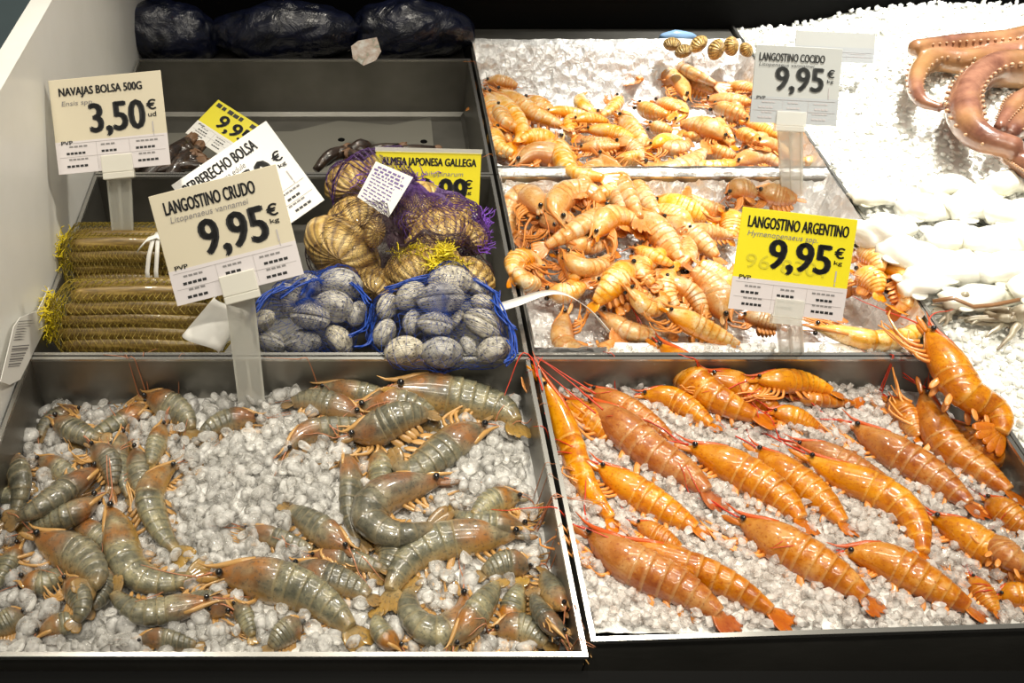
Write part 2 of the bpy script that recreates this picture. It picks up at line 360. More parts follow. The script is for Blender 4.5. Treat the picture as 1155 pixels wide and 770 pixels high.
    mb=MB(); mb.tube(pts,rad,7,u=[.05]*6); mb.obj('rostrum',M[S_['rostm']],top)
    # abdomen
    mb=MB(); lst=[]
    for i in range(6):
        a,b=SEG[i],SEG[i+1]-.003
        for fr,k in ((0,.965),(.25,.995),(.7,1.01),(.94,1.03),(1.,1.0)): s=a+(b-a)*fr; lst.append((s,interp(s,ABD)*k,fr))
    mb.add(*rings(lst)); mb.obj('abdomen',mS,top)
    # tail fan
    mb=MB(); t,D,Sd=frame(.93); e=cen(.87); ed=(cen(1.)-e); Lf=max(ed.length,r*.7); ed=ed.normalized()
    l=Vector((-ed.y,ed.x,0)); Fv=(l*.75+Sd*(.5 if Sd.dot(l)>0 else -.5)).normalized()
    for a,ln in ((0,.85),(-.22,1.),(.22,1.),(-.48,.95),(.48,.95)):
        a*=fan; dd=ed*math.cos(a)+Fv*math.sin(a)
        mb.leaf(e+Fv*(math.sin(a)*r*.25),dd,Fv,Lf*ln*1.12,r*.27,r*.06,s0=.86,s1=1.)
    mb.obj('tail_fan',mS,top)
    # eyes
    for k in (-1,1):
        mb=MB(); t,D,Sd=frame(.10); mb.ball(cen(.10)+D*(r*.22)+Sd*(k*r*.36),r*S_['eye'],8,6); mb.obj('eye',M['eye'],top)
    # antennal scales
    mb=MB()
    for k in (-1,1):
        t,D,Sd=frame(.08); mb.leaf(cen(.10)+Sd*(k*r*.20)-D*(r*.10),-t+Sd*(k*.16)-D*.10,D,L*.11+r*.1,r*.15,r*.05,s0=.1,s1=0.,tipw=.1)
    mb.obj('antennal_scale',mS,top)
    # walking legs
    nl=S_['nleg'] if nleg is None else nleg
    side=1 if frame(.3)[2].z>0 else -1
    for k in range(nl):
        s=.155+.04*(k%5); t,D,Sd=frame(s); side=(1 if frame(.3)[2].z>0 else -1)*(1 if k<5 else -1); b=cen(s)-D*(r*.62)+Sd*(side*r*.25)
        j=lambda a:R.uniform(-a,a)
        p1=b-D*(r*(.55+j(.15)))-t*(r*(.35+j(.2)))+Sd*(side*r*.15)
        p2=p1-t*(r*(1.15+j(.35)))-D*(r*(.25+j(.3)))+Sd*(side*r*j(.2))
        p3=p2-t*(r*(.55+j(.3)))+D*(r*(.05+j(.35)))
        q=[b,p1,p2,p3]
        for v in q[1:]: v.z=max(v.z,min(c0.z,hat(v.x,v.y)+.0015))
        cc,_=catmull(q,9); mb=MB(); mb.tube(cc,[r*.105*(1-.75*i/8)+.0002 for i in range(9)],5,u=[.2]*9); mb.obj('walking_leg',mL,top)
    # swimmerets
    mb=MB()
    for i in range(5):
        s=SEG[i]+.04; t,D,Sd=frame(s); h=interp(s,ABD)*r
        for k in (-1,1): mb.leaf(cen(s)-D*(h*.7)+Sd*(k*h*.3),-D*.8+t*.55+Sd*(k*.15),t,h*.75,h*.18,h*.06,n=5,s0=.5,s1=.6)
    mb.obj('swimmerets',mL,top)
    # antennae
    wl=[]
    if whips is not None: 
        for w_ in whips: wl.append([U(x,y,.004) if True else None for x,y in w_])
    else:
        for k in range(S_['nwhip']):
            t,D,Sd=frame(.06); p=cen(.06)+Sd*((k*2-1)*r*.2)+D*r*.12; d=-tan(0.); ang=R.uniform(-.5,.5)
            q=[p]
            for i in range(6):
                ang+=R.uniform(-.25,.25); dd=Vector((d.x*math.cos(ang)-d.y*math.sin(ang),d.x*math.sin(ang)+d.y*math.cos(ang),0))
                nx=q[-1]+dd*(L*S_['wl']/6); q.append(Vector((nx.x,nx.y,max(hat(nx.x,nx.y)+.002,nx.z-.004))))
            wl.append(q)
    for q in wl:
        cc,_=catmull(q,20); mb=MB(); mb.tube(cc,[S_['wr']*(1.15-.8*i/19) for i in range(20)],5); mb.obj('antenna',mW,top)
    hue=R.random()
    for ch in top.children: ch.color=(hue,hue,hue,1)
    for i in range(1,n,1):
        s=i/(n-1); h=(interp(s,CARA) if s<.40 else interp(s,ABD) if s<.88 else .3)*r
        stamp(C[i],h*.9,h*.62)
    mid=px[len(px)//2]; PRAWNS.append(dict(o=top,sp=sp,px=(sum(p[0] for p in px)/n0,sum(p[1] for p in px)/n0),turn=abs(turn),head=px[0],tail=px[-1],w=w))
    return top
# ------------------------------------------------------------------ where each prawn lies: (layer, body depth in photo points, head -> tail, options)
RAW=[
(1,22,[(97,462),(72,468),(52,482),(44,500)],{}),(1,26,[(172,450),(150,466),(115,487),(78,506)],{}),
(1,34,[(158,446),(188,458),(210,474),(218,494)],{}),(2,24,[(186,474),(178,500),(168,532)],{}),
(1,24,[(140,480),(136,515),(143,550),(150,572)],{}),(3,34,[(208,520),(182,538),(170,562),(184,602),(212,634)],{}),
(3,42,[(122,560),(135,597),(148,640),(185,657),(240,643)],{}),(2,36,[(250,674),(205,684),(160,690),(132,672),(126,652)],{}),
(2,36,[(118,523),(80,548),(45,572),(4,590)],{}),(1,26,[(38,516),(62,528),(82,545),(85,567)],{}),
(1,30,[(10,513),(22,540),(20,570),(4,602)],{}),(2,44,[(30,599),(60,616),(92,632),(108,655),(86,670)],{}),
(1,28,[(78,590),(100,600),(120,618),(118,642)],{}),(1,30,[(26,610),(12,632),(-2,655),(-18,672)],{}),
(1,32,[(38,720),(62,706),(88,697),(104,680)],{}),(1,24,[(150,724),(172,720),(198,724),(230,730)],{}),
(3,32,[(412,471),(375,459),(345,452),(318,458)],dict(dors='u')),(2,26,[(350,436),(385,440),(425,449),(478,463)],{}),
(2,28,[(316,517),(345,490),(392,483),(442,478)],{}),(3,40,[(386,494),(425,485),(457,470),(494,468)],{}),
(1,46,[(430,435),(475,442),(522,452),(567,464),(590,492)],dict(dors='u')),(2,40,[(398,462),(440,459),(475,470),(500,494)],dict(dors='u')),
(3,44,[(556,478),(520,492),(490,514),(460,530),(436,512)],{}),(3,44,[(514,540),(470,548),(432,562),(418,586),(450,602),(512,588)],{}),
(2,30,[(388,498),(397,540),(396,580),(408,626)],{}),(2,30,[(424,500),(428,540),(416,577)],{}),
(3,34,[(400,624),(364,601),(335,580),(318,568)],{}),(2,22,[(270,593),(310,607),(364,624)],{}),
(2,26,[(343,627),(390,632),(442,644)],{}),(2,36,[(324,635),(365,652),(400,664),(428,680)],{}),
(3,50,[(228,646),(280,652),(325,662),(370,686),(412,728)],dict(dors='u')),(2,24,[(262,676),(275,695),(287,724)],{}),
(4,42,[(600,601),(545,606),(500,612),(465,630),(443,662),(440,690)],{}),(3,42,[(522,660),(522,694),(492,712),(464,692),(464,652)],{}),
(3,34,[(506,735),(540,690),(566,652)],{}),(2,30,[(570,718),(580,685),(589,653)],{}),(3,34,[(552,712),(590,711),(624,732)],{}),
(2,34,[(600,596),(560,590),(528,586),(503,574)],dict(dors='d')),(2,30,[(592,561),(560,566),(528,587)],{}),(1,20,[(588,653),(610,680),(630,706)],{}),
(1,26,[(298,471),(262,474),(235,486),(224,502)],{}),(1,30,[(640,690),(622,668),(612,640)],{}),(1,30,[(30,690),(14,700),(-12,716)],{}),(1,30,[(345,700),(325,712),(300,735)],{}),
(1,30,[(455,735),(432,715),(424,690)],{}),
(2,28,[(100,500),(122,522),(128,556)],{}),
(1,36,[(116,558),(85,578),(50,590),(18,602)],{}),(1,30,[(152,500),(156,540),(166,576)],{}),(1,34,[(112,638),(114,668),(96,692)],{}),(1,30,[(264,692),(235,682),(204,674)],{}),
(1,32,[(58,470),(90,488),(122,498)],{}),(1,34,[(20,652),(50,656),(78,640)],{}),(1,32,[(604,640),(570,638),(538,650)],{}),(1,30,[(640,722),(612,692),(600,664)],{}),(1,34,[(424,596),(440,624),(424,652)],{}),(0,30,[(-10,545),(10,560),(40,548)],{}),(1,30,[(72,650),(92,682),(80,710)],{}),
]
ARG=[
(2,34,[(602,412),(625,455),(642,500),(662,550),(708,608)],dict(roll=.9,dors='r',whips=[[(606,425),(600,404),(588,399),(575,430),(569,446)],[(612,440),(606,416),(612,402)]])),
(3,46,[(652,448),(694,478),(732,510),(776,537),(816,574)],dict(dors='u',whips=[[(672,466),(640,440),(612,416),(600,402)],[(680,462),(650,436),(622,414),(604,402)]])),
(2,32,[(632,450),(665,476),(702,502)],dict(dors='u')),(3,40,[(666,520),(700,545),(740,570),(802,606)],dict(dors='u')),
(2,30,[(658,436),(690,452),(735,479),(768,502)],dict(dors='u',whips=[[(672,444),(640,424),(606,402)]])),(3,42,[(736,382),(764,412),(790,440),(826,460),(874,478)],dict(dors='u',lift=.006)),
(2,30,[(716,445),(755,450),(785,467),(812,486)],dict(dors='u')),(1,34,[(792,420),(840,440),(888,472)],dict(dors='u')),
(3,46,[(766,500),(824,527),(880,562),(916,603)],dict(dors='u')),(3,52,[(652,592),(702,632),(763,662),(804,688),(830,713)],dict(dors='u')),
(4,42,[(688,607),(751,632),(825,662),(894,706)],dict(dors='u',roll=1.1,whips=[[(700,612),(672,600),(655,592)]])),(2,26,[(714,588),(745,606),(775,622)],{}),
(3,50,[(822,580),(872,610),(925,640),(964,665),(994,692)],dict(dors='u',roll=.8)),(3,42,[(896,507),(940,534),(990,555),(1028,586),(1044,645)],{}),
(3,46,[(940,622),(990,631),(1040,656),(1083,680),(1112,697)],dict(dors='u',roll=.7)),(2,42,[(1042,579),(1090,606),(1141,640),(1178,668)],dict(dors='u')),
(2,26,[(1092,648),(1110,672),(1128,696)],{}),(3,42,[(952,473),(996,504),(1052,538),(1112,584)],dict(dors='u')),
(2,32,[(888,497),(930,513),(972,533),(1024,558)],dict(dors='u')),(2,40,[(844,502),(880,530),(922,561),(964,604)],dict(dors='u')),
(3,40,[(1040,430),(1048,470),(1070,505),(1108,532),(1158,570)],dict(dors='r')),(2,34,[(1054,468),(1088,492),(1118,510),(1144,530)],dict(dors='u')),
(3,30,[(843,428),(880,430),(915,434),(952,448)],dict(dors='u')),
(2,22,[(872,443),(915,450),(975,456)],{}),(2,26,[(866,464),(898,472),(930,486)],{}),(2,34,[(1108,560),(1134,580),(1172,608)],dict(dors='u')),
(2,34,[(1112,600),(1140,630),(1172,640)],dict(dors='u')),(1,30,[(1000,448),(1020,470),(1040,500)],{}),(2,30,[(1122,672),(1150,672),(1178,680)],dict(nleg=0)),
]
REDTOP=(44,[(1040,362),(1066,408),(1088,442),(1122,464),(1128,486),(1108,500)])
MIDC=[
(2,30,[(614,244),(594,222),(577,236),(577,262),(598,272)],{}),(2,32,[(640,258),(627,238),(642,219),(668,219),(685,242)],{}),
(3,28,[(690,231),(650,258),(603,285)],dict(dors='d')),(2,30,[(614,314),(606,300),(592,293),(580,302),(583,322)],{}),
(2,26,[(624,286),(645,299),(648,322)],{}),(2,26,[(637,282),(652,300),(676,300),(694,282)],{}),(3,32,[(716,296),(692,322),(665,350)],dict(dors='u')),
(3,30,[(668,272),(686,248),(710,250),(724,270)],{}),(3,30,[(716,234),(748,270),(774,302)],dict(dors='u')),(3,26,[(742,242),(787,272),(816,298)],dict(dors='u')),
(4,20,[(712,279),(740,290),(766,302)],{}),(2,26,[(720,288),(726,310),(744,326)],{}),(4,34,[(820,366),(802,326),(772,297)],dict(dors='r')),
(3,30,[(828,340),(806,312),(782,292)],dict(dors='r')),(2,24,[(742,310),(780,333),(798,366)],{}),(4,26,[(744,345),(787,370),(846,396)],dict(dors='u')),
(2,30,[(672,348),(710,374),(764,376)],{}),(2,28,[(640,346),(636,385),(664,400),(704,378)],dict(fan=1.3)),(3,26,[(704,320),(733,348),(752,332)],{}),
(2,30,[(733,226),(774,239),(806,250)],dict(dors='u')),(2,28,[(812,236),(824,250),(822,272)],{}),(3,20,[(770,258),(800,263),(834,268)],{}),
(3,30,[(576,192),(602,174),(632,182),(632,206),(594,208)],{}),(4,28,[(630,152),(642,192),(676,200),(700,208)],{}),(4,26,[(672,168),(690,196),(712,230),(728,262)],{}),
(4,26,[(700,196),(722,222),(748,252)],{}),(2,28,[(986,300),(1018,312),(1022,340),(1002,356)],{}),(2,28,[(962,305),(984,318),(992,336)],{}),
(3,30,[(902,366),(940,374),(985,384),(1026,378),(1030,358),(1004,346)],{}),(2,22,[(834,356),(858,362),(886,372)],{}),(2,26,[(962,280),(986,292),(994,312)],{}),
(2,26,[(690,180),(668,196),(650,224)],{}),(1,28,[(700,300),(690,330),(706,352)],{}),(1,28,[(760,300),(752,330),(770,352)],{}),(1,30,[(612,330),(640,330),(665,318)],{}),
(1,28,[(830,300),(838,324),(852,345)],{}),(1,28,[(900,330),(930,345),(950,362)],{}),(1,26,[(850,215),(876,222),(905,226)],{}),(1,26,[(820,222),(836,214),(856,222)],{}),
(2,28,[(690,205),(702,236),(716,262)],{}),(2,24,[(660,244),(664,266),(650,280)],{}),(2,26,[(606,324),(590,316),(584,298)],{}),
]
BACKC=[
(1,18,[(546,93),(562,93),(588,99)],dict(dors='u',nleg=0,whips=[])),(2,22,[(544,101),(554,124),(566,146)],dict(nleg=0,whips=[])),(3,24,[(548,100),(572,126),(588,150),(570,176)],{}),
(2,22,[(556,98),(598,127),(648,148)],dict(dors='u')),(2,24,[(558,142),(563,166),(588,177)],dict(nleg=2,whips=[])),(2,14,[(612,126),(640,127),(674,132)],{}),
(3,22,[(634,163),(606,156),(582,160)],{}),(2,16,[(644,136),(668,135),(692,139)],{}),(3,18,[(656,146),(690,150),(720,160)],{}),(3,18,[(650,168),(680,167),(706,164)],{}),
(4,24,[(697,128),(716,154),(738,180)],{}),(3,22,[(688,182),(710,180),(732,173)],{}),(4,26,[(718,180),(746,192),(776,184),(800,164)],{}),
(3,22,[(776,116),(762,92),(738,82),(710,96)],{}),(3,20,[(754,73),(778,82),(800,92),(822,102)],{}),(2,20,[(736,115),(754,120),(772,126)],{}),
(3,24,[(824,160),(800,146),(776,141),(758,142)],{}),(2,20,[(730,142),(748,146),(762,150)],{}),(3,24,[(842,184),(808,190),(782,186),(774,176)],{}),
(3,18,[(792,113),(822,114),(854,117)],{}),(2,24,[(800,120),(826,128),(850,138)],{}),(3,22,[(836,136),(862,146),(886,158)],{}),(2,24,[(794,142),(814,154),(830,168)],{}),
(2,20,[(798,166),(816,174),(834,178)],{}),(3,22,[(850,160),(874,168),(896,182)],{}),(4,20,[(928,190),(912,182),(894,186)],{}),(3,22,[(826,186),(858,178),(890,192)],{}),
(1,22,[(590,110),(612,124),(630,140)],{}),(1,22,[(560,118),(574,140),(600,150)],{}),(1,22,[(600,166),(630,172),(656,186)],{}),(1,22,[(740,160),(760,168),(780,160)],{}),
(1,22,[(690,160),(712,168),(726,182)],{}),(2,18,[(812,96),(838,100),(856,104)],{}),(2,22,[(716,118),(734,126),(760,132)],{}),(1,22,[(830,150),(848,156),(862,170)],{}),
(2,20,[(760,64+20),(790,96),(812,108)],{}),(1,20,[(548,130),(554,150),(566,166)],{}),
]
def fillers():
    out=[]; rr=random.Random(21)
    for n,(x0,y0,x1,y1),w,lay in ((13,(600,215,800,365),27,0),(4,(975,300,1020,365),27,0),(9,(545,105,700,180),19,0),(9,(700,110,880,185),19,0)):
        for k in range(n):
            cx=x0+(x1-x0)*((k+.5)/n); cy=rr.uniform(y0,y1); a=rr.uniform(0,6.28); b=rr.choice((-1,1))*rr.uniform(.5,1.4); L=w*2.6; q=[(cx-math.cos(a)*L/2,cy-math.sin(a)*L*.34)]
            for i in range(3): q.append((q[-1][0]+math.cos(a)*L/3,q[-1][1]+math.sin(a)*L/3*.68)); a+=b/3*1.5
            out.append((lay,w,q,{}))
    return out
def place_all():
    for sp,lst in (('raw',RAW),('arg',ARG),('cook',BACKC),('cook',MIDC)):
        if lst is BACKC: lst=lst+fillers()
        for lay,w,px,o in sorted(lst,key=lambda q:q[0]): prawn(sp,w,px,**o)
    w,px=REDTOP; prawn('arg',w,px,dors='r',zfix=[.030,.022,.016,.008,.004,-.004],fan=1.4)
# ------------------------------------------------------------------ setting
def setting():
    def st(name,lo,hi,mat,**k):
        mb=MB(); mb.box(lo,hi); o=mb.obj(name,mat,None,(0,0,0),False); tag(o,kind='structure',**k); return o
    st('floor',(-4,-2,-1.0),(4,5,-.95),M['floor'])
    st('wall_left',(-.392,.20,-.30),(-.366,1.85,.256),M['panel'])
    st('wall_back',(-.365,1.645,-.30),(1.9,1.70,.16),M['black'])
    c=thing('display_counter','black and steel fish counter carrying the trays and the ice','counter',(.5,1,-.95),kind='structure')
    mb=MB(); mb.box((-.364,.30,-.94),(1.9,1.64,-.112)); mb.obj('base',M['black'],c,smooth=False)
    mb=MB(); mb.box((-.364,.30,-.111),(1.9,.414,-.012)); mb.obj('front_ledge',M['black'],c,smooth=False)
    mb=MB(); mb.box((-.364,1.520,-.111),(.19,1.643,-.020)); mb.box((.20,1.586,-.111),(.664,1.643,-.004)); mb.obj('back_ledge',M['steel'],c,smooth=False)
    mb=MB(); mb.box((.6675,.415,-.111),(.6715,1.643,.003)); mb.obj('ice_divider',M['rim'],c,smooth=False)
def tray(name,label,c,dep,group=None):
    # c: four rim corners (front left, front right, back right, back left) in x, y
    x=sum(p[0] for p in c)/4; y=sum(p[1] for p in c)/4
    t=thing(name,label,'tray',(x,y,-dep-.003),group)
    c=[Vector((*p,0)) for p in c]; ctr=Vector((x,y,0))
    def ins(d): 
        out=[]
        for p in c: q=p-ctr; out.append(ctr+Vector((q.x-math.copysign(d,q.x),q.y-math.copysign(d,q.y),0)))
        return out
    a,b=ins(.0015),ins(.0045); bf=ins(.010)
    mb=MB(); V=[];Fc=[]
    Z=Vector((0,0,1))
    loops=[[p-Z*.001 for p in a],[p-Z*.001 for p in b],[p-Z*(dep-.006) for p in b],[p-Z*dep for p in bf],[p-Z*(dep+.002) for p in bf],[p-Z*(dep-.004) for p in a]]
    for l in loops: V+=l
    for k in range(len(loops)):
        for j in range(4):
            o0,o1=k*4,((k+1)%len(loops))*4
            if k==3: continue
            Fc.append((o0+j,o0+(j+1)%4,o1+(j+1)%4,o1+j))
    Fc.append((12,13,14,15)); Fc.append((19,18,17,16))
    mb.add(V,Fc); mb.obj('basin',M['steel'],t,smooth=False)
    mb=MB(); i,o=ins(.0044),c
    for j in range(4):
        k=(j+1)%4
        mb.add([i[j]-Z*.003,i[k]-Z*.003,o[k]-Z*.003,o[j]-Z*.003,i[j]+Z*.002,i[k]+Z*.002,o[k]+Z*.002,o[j]+Z*.002],
               [(0,3,2,1),(4,5,6,7),(0,1,5,4),(1,2,6,5),(2,3,7,6),(3,0,4,7)])
    mb.obj('rim',M['rim'],t,smooth=False)
    return t
def trays():
    g='steel counter trays'
    tray('steel_tray','steel tray at the front holding raw grey prawns on ice',[(XL0-.003,.419),(.1935,.419),(.1935,.7835),(XL0-.003,.7835)],.098,g)
    tray('steel_tray','steel tray at the front holding long red prawns on ice',[(.1985,.433),(.667,.449),(.667,.7835),(.1985,.7835)],.098,g)
    tray('steel_tray','steel tray of cooked prawns behind the red prawns',[(.1985,.786),(.667,.786),(.667,1.1555),(.1985,1.1555)],.085,g)
    tray('steel_tray','rearmost steel tray of cooked prawns with a bright foil back wall',[(.1985,1.158),(.667,1.158),(.667,1.582),(.1985,1.582)],.085,g)
    tray('steel_tray','steel tray holding netted razor clams and bagged clams',[(XL0-.003,.786),(.1935,.786),(.1935,1.1555),(XL0-.003,1.1555)],.085,g)
    t=tray('steel_tray','nearly empty steel tray with drain holes behind the netted shellfish',[(XL0-.003,1.158),(.1935,1.158),(.1935,1.515),(XL0-.003,1.515)],.100,g)
    for px in ((290,122),(383,124),(473,126),(385,158),(478,160),(200,121),(296,157)):
        p=U(*px,-.0995); mb=MB(); mb.tube([p,p+Vector((0,0,.0012))],[.0062,.0058],14); mb.obj('drain_hole',M['black'],t)
    p=[U(x,y,-.099) for x,y in ((180,150),(330,148),(382,136),(440,141),(486,132),(492,196),(180,196))]
    mb=MB(); mb.add(p,[tuple(range(len(p)))]); mb.obj('wet_film',M['wet'],t,smooth=False)
M['wet']=simple('dull_drained_water_film',(.30,.29,.25),.35,.4)
# ------------------------------------------------------------------ ice
def ico(sub):
    bm=bmesh.new(); bmesh.ops.create_icosphere(bm,subdivisions=sub,radius=1); v=np.array([p.co[:] for p in bm.verts]); f=np.array([[q.index for q in t.verts] for t in bm.faces]); bm.free(); return v,f
def ice_mesh(name,label,fn,x0,x1,y0,y1,sp,size,sub,mats,over=.006,smooth=True,seed=1,flat=.7,layers=1,mask=None,base=.003,edge=.006,skip=True):
    rs=np.random.RandomState(seed); tv,tf=ico(sub); temps=[]
    for k in range(8):
        d=rs.normal(size=(5,3)); d/=np.linalg.norm(d,axis=1)[:,None]
        r=np.ones(len(tv))
        for q in d:                                   # chip planes off the ball
            h=tv@q; lim=rs.uniform(.45,.85); s=np.where(h>lim,lim/np.maximum(h,1e-6),1.); r=np.minimum(r,s)
        temps.append(tv*r[:,None]*np.array([1,rs.uniform(.7,1.),rs.uniform(.5,.85)]))
    VV=[];FF=[];off=0
    for L in range(layers):
        xs=np.arange(x0+edge,x1-edge,sp); ys=np.arange(y0+edge,y1-edge,sp*.9)
        for a in xs:
            for b in ys:
                x=a+rs.uniform(-.5,.5)*sp; y=b+rs.uniform(-.5,.5)*sp
                if not (x0+edge*.6<x<x1-edge*.6 and y0+edge*.6<y<y1-edge*.6): continue
                if mask and not mask(x,y): continue
                z=fn(x,y)+rs.uniform(-.25,.45)*size+L*size*.35
                if skip:
                    g=hat(x,y)
                    if g>fn(x,y)+.004:
                        if g>fn(x,y)+.016: continue
                        z=fn(x,y)-size*.3
                s=size*rs.uniform(.65,1.25)*.62
                q=rs.normal(size=4); q/=np.linalg.norm(q); w,i,j,k=q
                m=np.array([[1-2*(j*j+k*k),2*(i*j-k*w),2*(i*k+j*w)],[2*(i*j+k*w),1-2*(i*i+k*k),2*(j*k-i*w)],[2*(i*k-j*w),2*(j*k+i*w),1-2*(i*i+j*j)]])
                v=(temps[rs.randint(8)]*s)@m.T; v[:,2]*=flat+.15
                VV.append(v+np.array([x,y,z])); FF.append(tf+off); off+=len(tv)
    # the packed bed below
    nx=int((x1-x0)/.008); ny=int((y1-y0)/.008)
    X=np.linspace(x0,x1,nx+1)[:,None]*np.ones((1,ny+1)); Y=np.ones((nx+1,1))*np.linspace(y0,y1,ny+1)[None,:]
    Zb=fn(X,Y)-base+rs.uniform(-.0015,.0015,X.shape)
    me=bpy.data.meshes.new(name)
    bv=np.stack([X.ravel(),Y.ravel(),Zb.ravel()],1); nb=0
    V=np.concatenate(VV+[bv]); Ft=np.concatenate(FF); ix=np.arange((nx+1)*(ny+1)).reshape(nx+1,ny+1)+off
    Q=np.stack([ix[:-1,:-1],ix[1:,:-1],ix[1:,1:],ix[:-1,1:]],-1).reshape(-1,4)
    if mask:
        cx=X[:-1,:-1].ravel(); cy=Y[:-1,:-1].ravel(); Q=Q[[bool(mask(a,b)) for a,b in zip(cx,cy)]]
    me.vertices.add(len(V)); me.vertices.foreach_set('co',V.astype(np.float32).ravel())
    me.loops.add(Ft.size+Q.size); me.loops.foreach_set('vertex_index',np.concatenate([Ft.ravel(),Q.ravel()]).astype(np.int32))
    n=len(Ft)+len(Q); me.polygons.add(n)
    st=np.concatenate([np.arange(len(Ft))*3,len(Ft)*3+np.arange(len(Q))*4]); me.polygons.foreach_set('loop_start',st.astype(np.int32))
    me.materials.append(mats[0]); me.materials.append(mats[1])
    me.polygons.foreach_set('material_index',np.concatenate([np.zeros(len(Ft)),np.ones(len(Q))]).astype(np.int32))
    me.polygons.foreach_set('use_smooth',np.concatenate([np.full(len(Ft),smooth),np.ones(len(Q),bool)]))
    me.update(calc_edges=True); me.validate()
    o=bpy.data.objects.new(name,me); COL.objects.link(o); return tag(o,label,'ice',kind='stuff')
def white_fn(x,y): return .000+.045*sm(.69,1.0,x)*sm(.5,1.0,y)+.006*np.sin(x*31)*np.sin(y*27)
def ices():
    ice_mesh('crushed_ice','grey pellet ice under the raw grey prawns',ice_raw,XL0,XL1,YF,YM-.002,.0135,.0162,2,(M['ice'],M['slush']),seed=3,layers=2)
    ice_mesh('crushed_ice','clear crushed ice under the long red prawns',ice_arg,XR0+.001,XR1,.452,YM-.002,.0095,.0105,1,(M['ice2'],M['slush']),seed=5,layers=2,smooth=False)
    ice_mesh('crushed_ice','thin strip of grey ice at the front of the middle cooked prawn tray',lambda x,y:-.030+0*x,.275,.655,.793,.845,.009,.009,1,(M['ice'],M['slush']),seed=8,smooth=False)
    ice_mesh('crushed_ice','broad bright white ice bed under the octopus and squid',white_fn,.672,1.60,.43,1.642,.0105,.0100,1,(M['whiteice'],M['whiteice']),seed=9,layers=1,skip=False,edge=.004)
# ------------------------------------------------------------------ foil
from mathutils import noise as MN
def crump(x,y,a):
    p=Vector((x,y,a)); d=MN.voronoi(p*26)[0]; d2=MN.voronoi(p*60)[0]
    return (d[1]-d[0])*.006+(d2[1]-d2[0])*.003+MN.noise(p*18)*.003
def foil(label,x0,x1,y0,y1,floor,lip,seed,hole=None,back_slope=0.):
    nx=int((x1-x0+.0)/.0058); ny=int((y1-y0)/.0058); r=random.Random(seed)
    P=[]
    for i in range(nx+1):
        row=[]
        for j in range(ny+1):
            u=i/nx; v=j/ny; x=x0+(x1-x0)*u; y=y0+(y1-y0)*v
            e=min((x-x0)/.016,(x1-x)/.016,(y-y0)/.012,(y1-y)/(.016+back_slope)); e=max(0,min(1,e)); e=e*e*(3-2*e)
            c=crump(x,y,seed)
            z=floor*e+lip*(1-e)+c*(1.3*e+.5)-.004*e
            jx=r.uniform(-.0016,.0016) if 0<i<nx else 0; jy=r.uniform(-.0016,.0016) if 0<j<ny else 0
            if e<.2: y_=y
            row.append(Vector((x+jx,y+jy,z)))
        P.append(row)
    mb=MB(); n=len(P); m=len(P[0]); V=[p for q in P for p in q]; Fc=[]
    for i in range(n-1):
        for j in range(m-1):
            if hole and hole(*V[i*m+j][:2]): continue
            a,b,c,d=i*m+j,(i+1)*m+j,(i+1)*m+j+1,i*m+j+1
            Fc+= [(a,b,c),(a,c,d)] if (i+j)%2 else [(a,b,d),(b,c,d)]
    mb.add(V,Fc); o=mb.obj('foil_liner',M['foil'],None,(x0,y0,floor),False)
    return tag(o,label,'foil')
def foils():
    foil('crumpled silver foil lining the middle cooked prawn tray',.2000,.6600,.7925,1.1640,-.072,.007,11,back_slope=.035,hole=lambda x,y:x>.280 and y<.848)
    foil('crumpled bright foil lining the rearmost cooked prawn tray',.2000,.6600,1.1660,1.574,-.070,.009,23,back_slope=.07)
